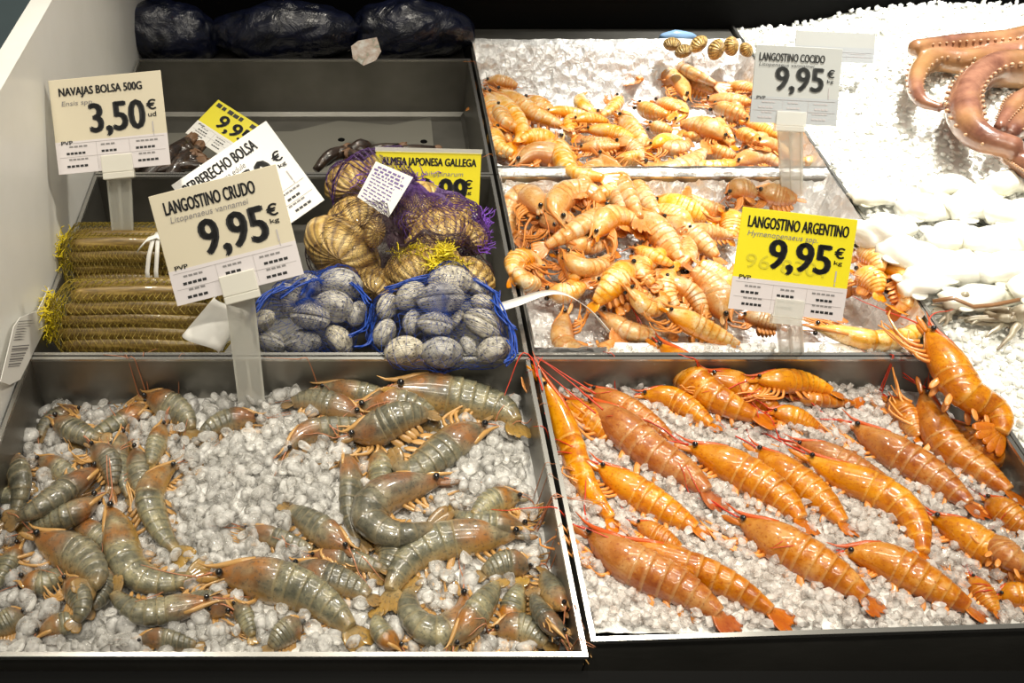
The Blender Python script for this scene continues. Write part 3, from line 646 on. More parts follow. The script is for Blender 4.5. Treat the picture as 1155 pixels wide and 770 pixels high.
# ------------------------------------------------------------------ price cards
def text_mesh(body, offset=0.0):
    cu=bpy.data.curves.new('lettering','FONT'); cu.body=body; cu.offset=offset; cu.resolution_u=3; cu.extrude=0.0
    o=bpy.data.objects.new('lettering',cu); COL.objects.link(o); bpy.context.view_layer.update()
    me=bpy.data.meshes.new_from_object(o.evaluated_get(bpy.context.evaluated_depsgraph_get()))
    bpy.data.objects.remove(o); bpy.data.curves.remove(cu); return me
class Card:
    def __init__(s,name,label,TL,TR,BL,p0,n,main,low=None,split=.70,group='price cards on the counter',th=.0012,rim=True):
        n=Vector(n).normalized(); a,b,c=[onplane(*q,p0,n) for q in (TL,TR,BL)]
        X=(b-a).normalized(); Yd=(c-a); Yd=(Yd-X*Yd.dot(X)); s.h=Yd.length; s.w=(b-a).length; Y=-Yd.normalized(); N=X.cross(Y)
        s.M=Matrix((X,Y,N)).transposed().to_4x4(); base=a+X*(s.w/2)-Y*s.h; s.M.translation=base
        s.top=bpy.data.objects.new(name,None); s.top.empty_display_size=.02; COL.objects.link(s.top); s.top.matrix_world=s.M; s.X,s.Y,s.N=X,Y,N
        tag(s.top,label,'price card',group)
        s.inv=s.M.inverted()
        mb=MB(); mb.box((-s.w/2,0,-th),(s.w/2,s.h,0)); o=s.part('card',mb,main); bevel(o,.0005,1)
        if low is not None: s.rect('info_panel',0,split,1,1,low,.0003)
        s.th=th
    def part(s,name,mb,mat,smooth=False):
        o=bpy.data.objects.new(name,mb.mesh(name,mat,(0,0,0),smooth)); COL.objects.link(o); o.parent=s.top; return o
    def xy(s,u,v): return ((u-.5)*s.w,(1-v)*s.h)
    def rect(s,name,u0,v0,u1,v1,mat,z=.0005,more=()):
        mb=MB()
        for q in ((u0,v0,u1,v1),)+tuple(more):
            x0,y1=s.xy(q[0],q[1]); x1,y0=s.xy(q[2],q[3]); mb.box((x0,y0,z-.0002),(x1,y1,z))
        return s.part(name,mb,mat)
    def text(s,name,body,u0,v0,u1,v1,mat,bold=.0,z=.0007,slant=0.,rot=0):
        me=text_mesh(body,0.); co=np.empty(len(me.vertices)*3,dtype=np.float32); me.vertices.foreach_get('co',co); co=co.reshape(-1,3)
        lo=co.min(0); hi=co.max(0); t=(co-lo)/np.maximum(hi-lo,1e-6)
        if rot: t=np.stack([t[:,1],1-t[:,0],t[:,2]],1)
        x0,y1=s.xy(u0,v0); x1,y0=s.xy(u1,v1)
        X=x0+(x1-x0)*t[:,0]+slant*(y1-y0)*t[:,1]; Y=y0+(y1-y0)*t[:,1]
        P=np.stack([X,Y,np.full_like(X,z)],1)
        fs=[tuple(q.vertices) for q in me.polygons]; k=len(P); e=bold*.55*(y1-y0) if bold>.01 else 0
        sh=[(0,0)]+([(e*dx,e*.45*dy) for dx,dy in ((-1,0),(1,0),(0,-1),(0,1))] if e else [])
        mb=MB()
        for a,b in sh: mb.add([(p[0]+a,p[1]+b,p[2]) for p in P],fs)
        bpy.data.meshes.remove(me); me=mb.mesh(name,mat,(0,0,0),False)
        me.name=name; return link(name,me,s.top)
    def world(s,name,mb,mat,smooth=False):      # a part given in world coordinates
        mb.v=[tuple(s.inv@Vector(p)) for p in mb.v]; return s.part(name,mb,mat,smooth)
    def fine(s,v0=.74,cols=((.08,.30),(.40,.58),(.70,.92)),rows=4,ink='greyink',vs=.065):
        q=[];rr=random.Random(len(s.top.name)+int(s.w*1e5)); bold=[]
        for c0,c1 in cols:
            for k in range(rows):
                v=v0+k*vs; w=(c1-c0); a=c0+w*rr.uniform(0,.2); b=c1-w*rr.uniform(0,.25)
                n=max(2,int((b-a)/.035))
                for i in range(n):
                    uu=a+(b-a)*i/n; (bold if k%2 else q).append((uu,v,uu+(b-a)/n*.78,v+(.024 if k%2 else .018)))
        s.rect('fine_print',*q[0],M[ink],.0006,q[1:])
        s.rect('bold_print',*bold[0],M['ink' if ink=='greyink' else ink],.0006,bold[1:])
        ln=[(.03,v0-.03,.97,v0-.026),(.03,v0+.115,.97,v0+.119),(.36,v0-.03,.363,.97),(.655,v0-.03,.658,.97)]
        s.rect('table_lines',*ln[0],M['paleink'],.00055,ln[1:])
    def stem(s,base,wt,wb,top=None,clip=.16,th=.004,clipmat='frost'):
        # a clear ribbed stem from under the card down to what it stands on
        t=s.M@Vector(((0 if top is None else top)*s.w,.12*s.h,-s.th-.003)); b=Vector(base); d=(b-t).normalized(); side=(s.X-d*s.X.dot(d)).normalized(); nn=d.cross(side)
        mb=MB()
        for k0,k1,t_ in ((-1,1,1.),(-1,-.82,2.),(.82,1,2.),(-.12,.12,1.6)):
            V=[]
            for p,w in ((t,wt),(b,wb)):
                for a,c in ((k0,-t_),(k1,-t_),(k1,t_),(k0,t_)): V.append(p+side*(a*w/2)+nn*(c*th/2))
            mb.add(V,[(0,1,2,3),(7,6,5,4),(0,4,5,1),(1,5,6,2),(2,6,7,3),(3,7,4,0)])
        s.world('stem',mb,M['clear'])
        if clip:
            u=.5+(0 if top is None else top); x,_=s.xy(u,0); mb=MB(); w=wt*.62
            mb.box((x-w,-.10*s.h,-.006),(x+w,clip*s.h,-s.th)); mb.box((x-w,-.03*s.h,.0008),(x+w,clip*s.h,.0030)); mb.box((x-w,-.10*s.h,-.006),(x+w,-.03*s.h,.003))
            o=s.part('clip',mb,M[clipmat]); bevel(o,.0012,2)
    def content(s,title,tb,species,sb,price,pb,euro=True,pvp=True,ink='ink',pbold=.085,unit='kg',tbold=.07):
        if title: s.text('title_lettering',title,*tb,M[ink],tbold)
        if species: s.text('species_lettering',species,*sb,M['greyink' if ink=='ink' else ink],.004,slant=.15)
        s.text('price_figures',price,*pb,M[ink],pbold)
        if euro:
            s.text('euro_sign','€',.845,pb[1]+.01,.925,pb[1]+.115,M[ink],.10); 
            if unit: s.text('unit_lettering',unit,.85,pb[1]+.14,.92,pb[1]+.19,M[ink],.06)
            s.rect('side_print',.875,pb[1]+.24,.887,pb[1]+.35,M['paleink'],.0006,((.878,pb[1]+.36,.886,pb[1]+.39),))
        if pvp: s.text('small_lettering','PVP',.055,.655,.155,.695,M[ink],.08)
def plane_at(px,py,base):                     # the point straight above a stem's foot that shows at (px, py)
    return onplane(px,py,base,Vector((0,1,0)))
def cards():
    UP=Vector((0,-.80,.60))
    b=onplane(139,266,Vector((0,.985,0)),Vector((0,1,0))); p=plane_at(133,190,b)
    c=Card('price_card','cream price card for razor clams reading 3,50 by the white side panel',(54,91),(181,79),(68,197),p,UP,M['cream'],M['cardlower'],.66)
    c.content('NAVAJAS BOLSA 500G',(.085,.095,.82,.205),'Ensis spp.',(.095,.235,.38,.30),'3,50',(.335,.285,.815,.635),unit='ud',pbold=.085); c.fine(.71,vs=.068); c.stem(b,.030,.026,top=.03)
    b=U(285,462,-.055); p=plane_at(262,335,b)
    c=Card('price_card','cream price card for raw prawns standing in the front prawn tray',(167,222),(311,185),(205,344),p,UP,M['cream'],M['cardlower'],.69)
    c.content('LANGOSTINO CRUDO',(.095,.085,.80,.20),'Litopenaeus vannamei',(.115,.225,.72,.295),'9,95',(.31,.315,.815,.675),pbold=.085); c.fine(.75,vs=.062); c.stem(b,.030,.030,top=.0)
    b=U(895,425,-.035); p=plane_at(890,352,b)
    c=Card('price_card','yellow-topped price card standing at the back of the red prawn tray',(838,233),(968,248),(825,348),p,UP,M['yellow'],M['cardlower'],.68)
    c.content('LANGOSTINO ARGENTINO',(.065,.075,.935,.185),'Hymenopaeneus spp.'.replace('paeneus','penaeus'),(.07,.215,.68,.285),'9,95',(.285,.28,.815,.61),pbold=.085,tbold=.07)
    c.text('ghost_figures','96',.09,.44,.30,.58,M['ghostink'],-.01,z=.0006); c.text('ghost_figures','8301',.40,.46,.78,.60,M['ghostink'],-.01,z=.00055)
    c.fine(.75,vs=.058); c.stem(b,.026,.024,top=.02,clipmat='clear')
    b=U(893,222,-.02); p=plane_at(893,150,b)
    c=Card('price_card','pale price card for cooked prawns glinting beside the white ice',(853,50),(951,55),(857,138),p,UP,M['palecard'],M['palelow'],.66)
    c.content('LANGOSTINO COCIDO',(.05,.10,.80,.20),'Litopenaeus vannamei',(.05,.225,.68,.28),'9,95',(.255,.27,.80,.62),ink='charcoal',pbold=.085); c.fine(.72,ink='paleink'); c.stem(b,.032,.028,top=-.03,clipmat='clear')
    p=U(945,66,.06)
    c=Card('price_card','faint blank-looking card cut off at the top beside the white ice',(898,34),(988,38),(900,68),p,UP,M['palecard'],M['palelow'],.5)
    c.fine(.70,ink='paleink',rows=2,vs=.09); c.stem(U(940,74,.03),.02,.02,clip=0)
    p=U(330,240,.035)
    c=Card('price_card','white price card tilted behind the cream raw prawn card',(193,209),(300,136),(268,294),p,Vector((.05,-.66,.75)),M['cardwhite'],None)
    c.content('BERBERECHO BOLSA',(.07,.07,.80,.185),'Cerastoderma edule',(.10,.215,.62,.275),'2,50',(.27,.30,.79,.66),pbold=.085); c.fine(.72,ink='greyink',vs=.065)
    p=U(225,160,-.035)
    c=Card('price_card','yellow and white price card lying tilted on the dark shellfish',(246,112),(306,150),(188,136),p,Vector((0,-.42,.91)),M['yellow'],M['cardwhite'],.62)
    c.rect('header_print',.05,.06,.13,.15,M['ink'],.0007,tuple((.05+.105*k,.06+.01*(k%2),.05+.105*k+(.085,.06,.09)[k%3],.15) for k in range(1,8) if k!=5))
    c.content('',None,None,None,'9,95',(.25,.22,.80,.58),pbold=.085); c.fine(.70)
    p=U(484,262,-.01)
    c=Card('price_card','yellow price card upright behind the purple netted clams',(424,170),(543,173),(424,264),p,Vector((0,-.85,.53)),M['yellow'],M['cardwhite'],.72)
    c.content('ALMEJA JAPONESA GALLEGA',(.06,.07,.955,.19),'Ruditapes philippinarum',(.12,.225,.83,.30),'9,99',(.42,.31,.87,.68),pbold=.085,tbold=.07,pvp=False)
    mb=MB(); mb.box((-c.w/2-.001,c.h-.001,-.003),(c.w/2+.001,c.h+.005,.002)); c.part('top_rail',mb,M['clear']); c.fine(.76)
M['charcoal']=simple('washed_out_print',(.055,.057,.055),.45)
# ------------------------------------------------------------------ clams, cockles, razor clams, their nets
def valve_mesh(name,mat,sgn,ribs=0,conc=14,puff=.62,seed=0):
    # one valve, long axis x, hinge +y, commissure plane z = 0; unit size
    na,nr=40,13; rr=random.Random(seed); V=[];Fc=[];B=[]
    def outl(a): 
        x=math.cos(a); y=math.sin(a); k=1-.10*max(0,y)**2*abs(x)
        return x*k*(1+.06*y), y*.84
    for i in range(nr+1):
        rho=1-i/nr
        for j in range(na):
            a=2*PI*j/na; ox,oy=outl(a); ux,uy=.06,.42
            x=ox*rho+ux*(1-rho)*(1-rho); y=oy*rho+uy*(1-rho)*(1-rho)
            z=puff*(max(0,1-rho**2.3))**.62
            if ribs: z*=1+.045*math.cos(a*ribs)*rho**.5*(1 if i else 0)
            else: z+=.014*math.sin(rho*conc*3.0)*min(1,4*(1-rho))
            V.append((x,y,sgn*(z+.012))); B.append((rho,a/(2*PI)*2-1,0))
    for i in range(nr):
        for j in range(na):
            q=(i*na+j,i*na+(j+1)%na,(i+1)*na+(j+1)%na,(i+1)*na+j); Fc.append(q if sgn>0 else q[::-1])
    Fc.append(tuple(range(na)) if sgn<0 else tuple(range(na-1,-1,-1)))
    mb=MB(); mb.add(V,Fc,B); return mb.mesh(name,mat)
CLAM=[[valve_mesh('valve',M['clam'],s,puff=.60,seed=1) for s in (1,-1)]]
COCK=[[valve_mesh('valve',M['cockle'],s,ribs=26,puff=.72,seed=2) for s in (1,-1)]]
def shellfish(kind,name,label,px,z,rx,ry,view,group,open_=0.,squash=1.):
    # view: (tilt of the gape plane from flat, roll of the long axis in view, turn)
    p=U(px[0],px[1],z); m=mpp(p); a=rx*m; meshes=(CLAM if kind=='clam' else COCK)[0]
    tilt,roll,turn=[math.radians(q) for q in view]
    # local axes: x right, y away/up, z toward the viewer when tilt = 0
    vdir=(CAM-p).normalized(); X=Vector((1,0,0)); Y=vdir.cross(X).normalized()
    B=Matrix((X,Y,vdir)).transposed().to_4x4()
    Rm=B@Matrix.Rotation(roll,4,'Z')@Matrix.Rotation(tilt,4,'X')@Matrix.Rotation(turn,4,'Z')
    o=bpy.data.objects.new(name,None); o.empty_display_size=.01; COL.objects.link(o); tag(o,label,kind,group)
    o.matrix_world=Matrix.Translation(p)@Rm.to_quaternion().to_matrix().to_4x4()
    S=Matrix.Diagonal((a,a*squash,a,1)); hue=R.random()
    for k,me in enumerate(meshes):
        v=link('valve',me,o); v.color=(hue,hue,hue,1); v.matrix_local=Matrix.Rotation((.5-k)*open_,4,'X')@S
    return p,max(a,ry*m)
def hull(name,spheres,mat,parent,nu=30,nv=18,pad=.002,thick=.0007,center=None,grow=None,zmin=-.078,sm_it=3):
    c=sum((s[0] for s in spheres),Vector())/len(spheres) if center is None else Vector(center)
    Rr=np.zeros((nv+1,nu)); D=[[None]*nu for _ in range(nv+1)]
    for i in range(nv+1):
        for j in range(nu):
            th=PI*i/nv; ph=2*PI*(j+.5*(i%2))/nu; d=Vector((math.sin(th)*math.cos(ph),math.sin(th)*math.sin(ph),math.cos(th))); D[i][j]=d
            best=.004
            for q,r in spheres:
                w=q-c; b=w.dot(d); disc=(r+pad)**2-(w.length_squared-b*b)
                if disc>0: best=max(best,b+math.sqrt(disc))
                else: best=max(best,min(b+r*.3,.85*(b+r)) if b>0 and (w.length_squared-b*b)<(r*2.2)**2 else 0)
            Rr[i,j]=best
    R0=Rr.copy()
    for _ in range(sm_it):
        A=Rr.copy(); A[1:-1]=.5*Rr[1:-1]+.125*(np.roll(Rr,1,1)[1:-1]+np.roll(Rr,-1,1)[1:-1]+Rr[:-2]+Rr[2:])
        Rr=np.maximum(A,R0)
    V=[];Fc=[]
    for i in range(nv+1):
        for j in range(nu): 
            p=c+D[i][j]*Rr[i,j]; p.z=max(p.z,zmin); V.append(p)
    for i in range(1,nv):
        for j in range(nu):
            if i%2: a=(i-1)*nu+(j+1)%nu; l=i*nu+j; r=i*nu+(j+1)%nu; b=(i+1)*nu+(j+1)%nu
            else: a=(i-1)*nu+j; l=i*nu+(j-1)%nu; r=i*nu+j; b=(i+1)*nu+j
            Fc.append((a,l,b,r))
    mb=MB(); mb.add(V,Fc); o=mb.obj(name,mat,parent); w=o.modifiers.new('Wire','WIREFRAME'); w.thickness=thick*2; w.use_even_offset=False; w.use_boundary=True
    return o
def ribbon(pts,wv,width,th=.0005):
    mb=MB(); V=[];Fc=[]
    wv=[Vector(w) for w in wv] if hasattr(wv[0],'__len__') else [Vector(wv)]*len(pts)
    for i,p in enumerate(pts):
        p=Vector(p); t=(Vector(pts[min(i+1,len(pts)-1)])-Vector(pts[max(0,i-1)])).normalized(); w=wv[i].normalized(); n=t.cross(w).normalized(); ww=width[i] if hasattr(width,'__len__') else width
        V+= [p-w*ww/2-n*th/2,p+w*ww/2-n*th/2,p+w*ww/2+n*th/2,p-w*ww/2+n*th/2]
    for i in range(len(pts)-1):
        for j in range(4): Fc.append((i*4+j,i*4+(j+1)%4,(i+1)*4+(j+1)%4,(i+1)*4+j))
    Fc+= [(3,2,1,0),tuple((len(pts)-1)*4+j for j in range(4))]
    mb.add(V,Fc); return mb
def bag(name,label,loc,group='net bags of shellfish'): return thing(name,label,'net bag',loc,group)
def tuft(mb,p,d,n,L,r0,spread,rr):
    for k in range(n):
        q=[Vector(p)]; dd=Vector(d).normalized()
        for i in range(4):
            dd=(dd+Vector((rr.uniform(-1,1),rr.uniform(-1,1),rr.uniform(-1,1)))*spread).normalized(); q.append(q[-1]+dd*L/4)
        c,_=catmull(q,8); mb.tube(c,[r0*(1-.5*i/7) for i in range(8)],4)
def shells():
    rr=random.Random(4)
    # ---- blue bags of grey clams
    LEFT=[(305,387,17,17,(62,-18,0),.10,-.026,'speckled clam with a dark slit, lowest beside the cream card stem'),
          (341,387,19,17,(70,6,0),.0,-.026,'yellowish banded clam, lowest in the middle of the smaller blue net'),
          (382,384,17,18,(60,-52,0),.14,-.026,'grey clam gaping to the right, lowest and furthest from the card stem'),
          (350,358,20,15,(78,-10,0),.12,.000,'pale clam with a short dark slit at the heart of the smaller blue net'),
          (377,346,20,16,(25,-12,0),.0,.004,'smooth pale blue-grey clam above the slit clam in the smaller blue net'),
          (296,362,14,12,(50,30,0),.06,.0,'small tan clam at the card side edge of the smaller blue net'),
          (331,340,16,14,(40,60,0),.0,.002,'bluish clam behind the pale slit clam'),
          (403,354,13,15,(45,70,0),.05,-.004,'shaded clam at the far side of the smaller blue net'),
          (384,322,22,13,(30,-8,0),.0,.012,'broad grey-green clam at the top of the smaller blue net'),
          (348,322,15,11,(40,-15,0),.0,.012,'pale clam top edge showing under the blue folds'),
          (320,330,12,10,(50,20,0),.0,.006,'white-edged clam right under the cream raw prawn card')]
    RIGHT=[(456,396,20,17,(48,10,0),.06,.006,'large pitted grey clam, lowest at the inner side of the bigger blue net'),
          (498,398,21,18,(40,-4,0),.0,.006,'round pitted clam hanging lowest over the tray rim'),
          (491,366,18,15,(72,-8,0),.14,.020,'grey clam with an open upper slit in the middle of the bigger blue net'),
          (545,366,21,15,(74,-28,0),.16,.018,'tilted clam with speckled top valve and dark lower valve'),
          (497,337,24,14,(76,6,0),.10,.032,'broad clam with a dark seam above the open-slit clam'),
          (463,334,17,15,(45,40,0),.0,.028,'ridged grey clam left of the broad seamed clam'),
          (437,346,14,16,(40,70,0),.0,.014,'bluish clam at the inner upper edge of the bigger blue net'),
          (434,376,15,20,(50,62,0),.10,.004,'clam with a yellow-brown edge between the two blue nets'),
          (528,392,12,19,(60,-62,0),.0,.002,'narrow clam wedged between two round bottom clams'),
          (557,395,18,18,(52,25,0),.12,.006,'pitted clam with a dark hole lowest beside the foil tray'),
          (544,342,12,11,(40,-20,0),.0,.024,'small pale clam near the foil tray edge of the bigger blue net'),
          (465,364,13,14,(55,80,0),.0,.010,'dark-sided clam beside the open-slit clam'),
          (515,360,10,14,(60,60,0),.0,.008,'grey clam tucked behind the open-slit clam'),
          (508,318,22,10,(50,0,0),.0,.038,'topmost flat clam under the blue net edge'),
          (538,325,12,10,(50,-30,0),.0,.028,'small clam at the top outer shoulder of the bigger blue net')]
    bags=[]
    for lst,lab,grp in ((LEFT,'blue net bag of grey clams behind the cream raw prawn card','grey clams in the smaller blue net'),(RIGHT,'bigger blue net bag of grey clams bulging over the tray rim by the foil','grey clams in the bigger blue net')):
        sp=[]
        for (x,y,rx,ry,v,op,z,l) in lst:
            p,r=shellfish('clam','grey_clam',l,(x,y),z,rx*1.17,ry*1.17,v,grp,op); sp.append((p,r*.88))
        c=sum((s[0] for s in sp),Vector())/len(sp); t=bag('clam_net_bag',lab,(c.x,c.y,min(s[0].z-s[1] for s in sp)))
        hull('net',sp,M['net_blue'],t,36,22,thick=.0003); bags.append((t,sp,c))
    # gathered blue folds
    t,sp,c=bags[0]; mb=MB()
    for q in (((286,352),(300,334),(318,320)),((318,334),(340,318),(362,312)),((340,330),(352,316),(366,318)),((292,340),(312,326),(330,322)),((396,378),(412,368),(417,345)),((402,392),(416,385),(421,360)),((380,312),(402,322),(416,340))):
        for k in range(5):
            z0=.018 if q[0][1]<360 else -.01
            pp=[U(x+rr.uniform(-4,4),y+rr.uniform(-3,3),z0+rr.uniform(0,.012)) for x,y in q]; cc,_=catmull(pp,9); mb.tube(cc,.0011,4)
    mb.obj('gathered_net',M['net_blue'],t)
    t,sp,c=bags[1]; mb=MB()
    for q in (((436,326),(470,316),(505,309)),((505,309),(535,316),(560,332)),((556,336),(562,350),(574,365)),((570,360),(579,378),(581,400)),((560,330),(566,350),(580,372)),((575,385),(580,398),(572,410))):
        for k in range(5):
            pp=[U(x+rr.uniform(-4,4),y+rr.uniform(-3,3),.03+rr.uniform(0,.012)) for x,y in q]; cc,_=catmull(pp,9); mb.tube(cc,.0011,4)
    mb.obj('gathered_net',M['net_blue'],t)
    pts=[U(558,348,.030),U(585,340,.034),U(612,331,.034),U(632,330,.032),U(650,338,.024),U(668,352,.014),U(687,374,.002)]
    cc,_=catmull(pts,20); a=ribbon(cc,[Vector((.15,.75,-.15-.6*(i/19))) for i in range(20)],[.020+.012*math.sin(PI*min(1,i/15)) for i in range(20)],.0006)
    o=a.obj('paper_tag',M['paper'],t); tag(o,'white looped paper tag lying over the foil')
    # ---- brown cockles in yellow and purple nets
    YEL=[(386,284,48,22,(35,-40,0),.014,'long ridged tan cockle at the edge behind the cream card'),(402,246,34,22,(40,12,0),.028,'dark ridged cockle below the white tilted card corner'),
         (423,262,17,24,(20,80,0),.050,'small golden oval cockle standing out between darker ones'),(463,306,34,25,(45,35,0),.018,'brown cockle under a bright yellow net knot'),
         (500,292,22,16,(40,-20,0),.034,'tan cockle below the bright yellow net clump'),(532,312,28,22,(40,-35,0),.018,'golden ridged cockle behind the bigger blue net near the divider'),
         (426,322,26,16,(45,-30,0),.000,'dark cockle in the gap between both blue nets')]
    PUR=[(392,205,28,18,(45,35,0),.030,'purple-netted clam beside the tilted white card corner'),(428,192,24,15,(45,20,0),.034,'purple-netted clam under the printed paper tag'),
         (466,236,34,26,(45,50,0),.040,'brown clam below the printed paper tag'),(508,238,24,18,(40,-20,0),.040,'tan clam in front of the yellow clam price card'),
         (498,262,36,22,(50,15,0),.034,'large purplish clam at the front of the purple net'),(533,268,21,22,(45,-60,0),.026,'brown clam of the purple net nearest the divider'),
         (455,212,20,14,(45,10,0),.044,'clam hidden under the printed paper tag'),(474,282,24,14,(45,5,0),.024,'dark clam low in the purple net above the yellow knot')]
    out=[]
    for lst,lab,mat,grp,cat in ((YEL,'yellow-knotted net bag of tan cockles behind the blue nets','net_yellow','cockles in the yellow-knotted net','cockle'),(PUR,'purple net bag of brown clams with a printed paper tag','net_purple','brown clams in the purple net','clam')):
        sp=[]
        for (x,y,rx,ry,v,z,l) in lst:
            p,r=shellfish('cockle',('cockle' if cat=='cockle' else 'brown_clam'),l,(x,y),z,rx*1.05,ry*1.05,v,grp,.03,.8); sp.append((p,r*.80))
        c=sum((s[0] for s in sp),Vector())/len(sp); t=bag('cockle_net_bag' if cat=='cockle' else 'clam_net_bag',lab,(c.x,c.y,min(s[0].z-s[1] for s in sp)))
        for q in COL.objects:
            if q.get('group')==grp: q['category']=cat
        hull('net',sp,M['net_brown' if cat=='cockle' else 'net_purple'],t,64,40,thick=.00032 if cat=='cockle' else .00055,sm_it=1,zmin=-.07); out.append((t,sp,c))
    t=out[0][0]; mb=MB()
    for (x,y,z,n) in ((500,284,.062,26),(494,296,.055,16),(470,282,.050,18),(452,286,.046,14),(515,296,.050,10)):
        for k in range(n*3): tuft(mb,U(x+rr.uniform(-8,8),y+rr.uniform(-5,5),z-.006+rr.uniform(-.006,.004)),(rr.uniform(-1,1),rr.uniform(-1,1),.0),1,.015,.0010,.7,rr)
    mb.obj('gathered_net',M['net_yellow'],t)
    t=out[1][0]; mb=MB()
    for k in range(110): tuft(mb,U(543+rr.uniform(-5,5),268+rr.uniform(-26,18),.02),(rr.uniform(-.6,.6),rr.uniform(-.8,.8),.3),1,.018,.0009,.6,rr)
    for k in range(50): tuft(mb,U(440+rr.uniform(-40,60),196+rr.uniform(-10,14),.055),(rr.uniform(-1,1),rr.uniform(-.5,.5),-.1),1,.018,.0008,.6,rr)
    mb.obj('gathered_net',M['net_violet'],t)
    # printed tag
    p0=U(437,215,.085); n=Vector((-.10,-.72,.70)).normalized(); q=[onplane(x,y,p0,n) for x,y in ((424,182),(466,200),(438,246),(403,222))]
    mb=MB(); V=[]
    for p in q: V.append(p)
    for p in q: V.append(p+n*.0006)
    mb.add(V,[(3,2,1,0),(4,5,6,7),(0,1,5,4),(1,2,6,5),(2,3,7,6),(3,0,4,7)]); o=mb.obj('paper_tag',M['paper'],t,smooth=False); tag(o,'white paper tag printed in purple')
    mb=MB()
    for k in range(11):
        v=.08+k*.082; a,b=rr.uniform(.05,.12),rr.uniform(.75,.95); x=a
        while x<b:
            e=min(b,x+rr.uniform(.04,.16)); e0=v+.030
            f=lambda u,w: q[0].lerp(q[1],u).lerp(q[3].lerp(q[2],u),w)+n*.0009
            if k<3: e0=v+.05
            mb.add([f(x,v),f(x,e0),f(e,e0),f(e,v)],[(0,1,2,3)]); x=e+rr.uniform(.02,.05)
    mb.obj('printed_lines',M['purpleink'],o,origin=t.location,smooth=False)
    # ---- razor clams
    def razors(name,label,rows,x0,x1,grp,what,y_end):
        sp=[];ends=[]
        for ri,(py,z,dx,tilt) in enumerate(rows):
            a=U(x0+dx,py,z); b=U(x1+dx*.5+rr.uniform(-6,6),py+tilt,z)
            o=thing('razor_clam',what[ri],'razor clam',(a+b)/2,grp)
            for s in (1,-1):
                mb=MB(); n=15; pts=[];rad=[]
                for i in range(n):
                    t=i/(n-1); p=a.lerp(b,t)+Vector((0,.0,.0035*math.sin(PI*t))); pts.append(p+Vector((0,-.0012,.004))*s); rad.append(.0088*(min(1,.72+t*6) if t<.5 else min(1,.72+(1-t)*6)))
                mb.tube(pts,rad,12,up=(0,.35,.9),asp=.62); mb.obj('valve',M['razor'],o)
            sp.append((a,.011)); sp.append((b,.011)); sp+= [(a.lerp(b,k/6),.012) for k in range(1,6)]; ends.append(a)
        c=sum((s[0] for s in sp),Vector())/len(sp); t=bag('razor_clam_net',label,(c.x,c.y,min(s[0].z for s in sp)-.01))
        # tubular net round the bundle
        nu,nv=46,18; V=[];Fc=[]; xa=min(s[0].x for s in sp)-.010; xb=max(s[0].x for s in sp)+.006
        cs=[Vector((0,s[0].y,s[0].z)) for s in sp]; cc=sum(cs,Vector())/len(cs)
        for i in range(nu+1):
            u=i/nu; sh=min(1,.45+u*6) if u<.5 else min(1,.55+(1-u)*6)
            for j in range(nv):
                q=2*PI*(j+.5*(i%2))/nv; d=Vector((0,math.cos(q),math.sin(q)))
                rr_=max((p-cc).dot(d) for p in cs)+.0135
                V.append(Vector((xa+(xb-xa)*u,0,0))+cc+d*(rr_*sh*.94))
        for i in range(1,nu):
            for j in range(nv):
                if i%2: a_=(i-1)*nv+(j+1)%nv; l=i*nv+j; r=i*nv+(j+1)%nv; b_=(i+1)*nv+(j+1)%nv
                else: a_=(i-1)*nv+j; l=i*nv+(j-1)%nv; r=i*nv+j; b_=(i+1)*nv+j
                Fc.append((a_,l,b_,r))
        mb=MB(); mb.add(V,Fc); o=mb.obj('net',M['net_olive'],t); w=o.modifiers.new('Wire','WIREFRAME'); w.thickness=.0010; w.use_even_offset=False
        mb=MB()
        for k in range(170): tuft(mb,Vector((xa+rr.uniform(-.003,.010),cc.y+rr.uniform(-.024,.024),cc.z+rr.uniform(-.022,.026))),(-.25,rr.uniform(-.8,.8),rr.uniform(-.9,.9)),1,.014,.0009,.6,rr)
        mb.obj('gathered_net',M['net_yellow'],t); return t,sp,cc
    ordw=['top','second','third','fourth','fifth','sixth']
    W1=['brown razor clam, %s row of the upper netted bundle, %s'%(a,b) for a,b in (('top','banded in white'),('second','under the top one'),('third','in dark shade'),('lowest','nearest the lower bundle'))]
    W1+=['brown razor clam at the back of the upper netted bundle, %s'%b for b in ('higher','lower')]
    t,sp,cc=razors('x','upper yellow-netted bundle of razor clams with a white band',[(280,.022,2,0),(293,.008,0,1),(306,-.010,4,0),(320,-.022,6,1),(272,.016,4,0),(268,.0,8,0)],80,196,'razor clams in the upper bundle',W1,0)
    mb=ribbon([U(168,322,.0),U(166,306,.016),U(168,288,.032),U(172,272,.046),U(178,262,.040)],[(1,0,0)]*5,.005,.0008); mb.cm=0
    m2=ribbon([U(177,322,.0),U(176,306,.016),U(177,288,.032),U(178,272,.046),U(184,262,.040)],[(1,0,0)]*5,.005,.0008); mb.add(m2.v,m2.f); 
    k=ribbon([U(156,282,.040),U(166,270,.048),U(178,266,.050),U(192,274,.044)],[(.2,.8,.1)]*4,.008,.0012); mb.add(k.v,k.f); mb.obj('band',M['paper'],t)
    W2=['tan razor clam, %s row of the lower netted bundle, %s'%(a,b) for a,b in (('top','golden'),('second','under the golden top one'),('third','mid height'),('fourth','dark'),('lowest','against the tray rim'))]+['razor clam behind the golden top one of the lower bundle']
    t,sp,cc=razors('x','lower yellow-netted bundle of razor clams above the raw prawn tray',[(336,.026,10,-2),(351,.010,4,0),(365,-.004,0,2),(379,-.018,-4,3),(393,-.030,0,2),(326,.016,14,0)],72,248,'razor clams in the lower bundle',W2,0)
    q0=Vector((-.358,0,0)); X1=Vector((1,0,0))
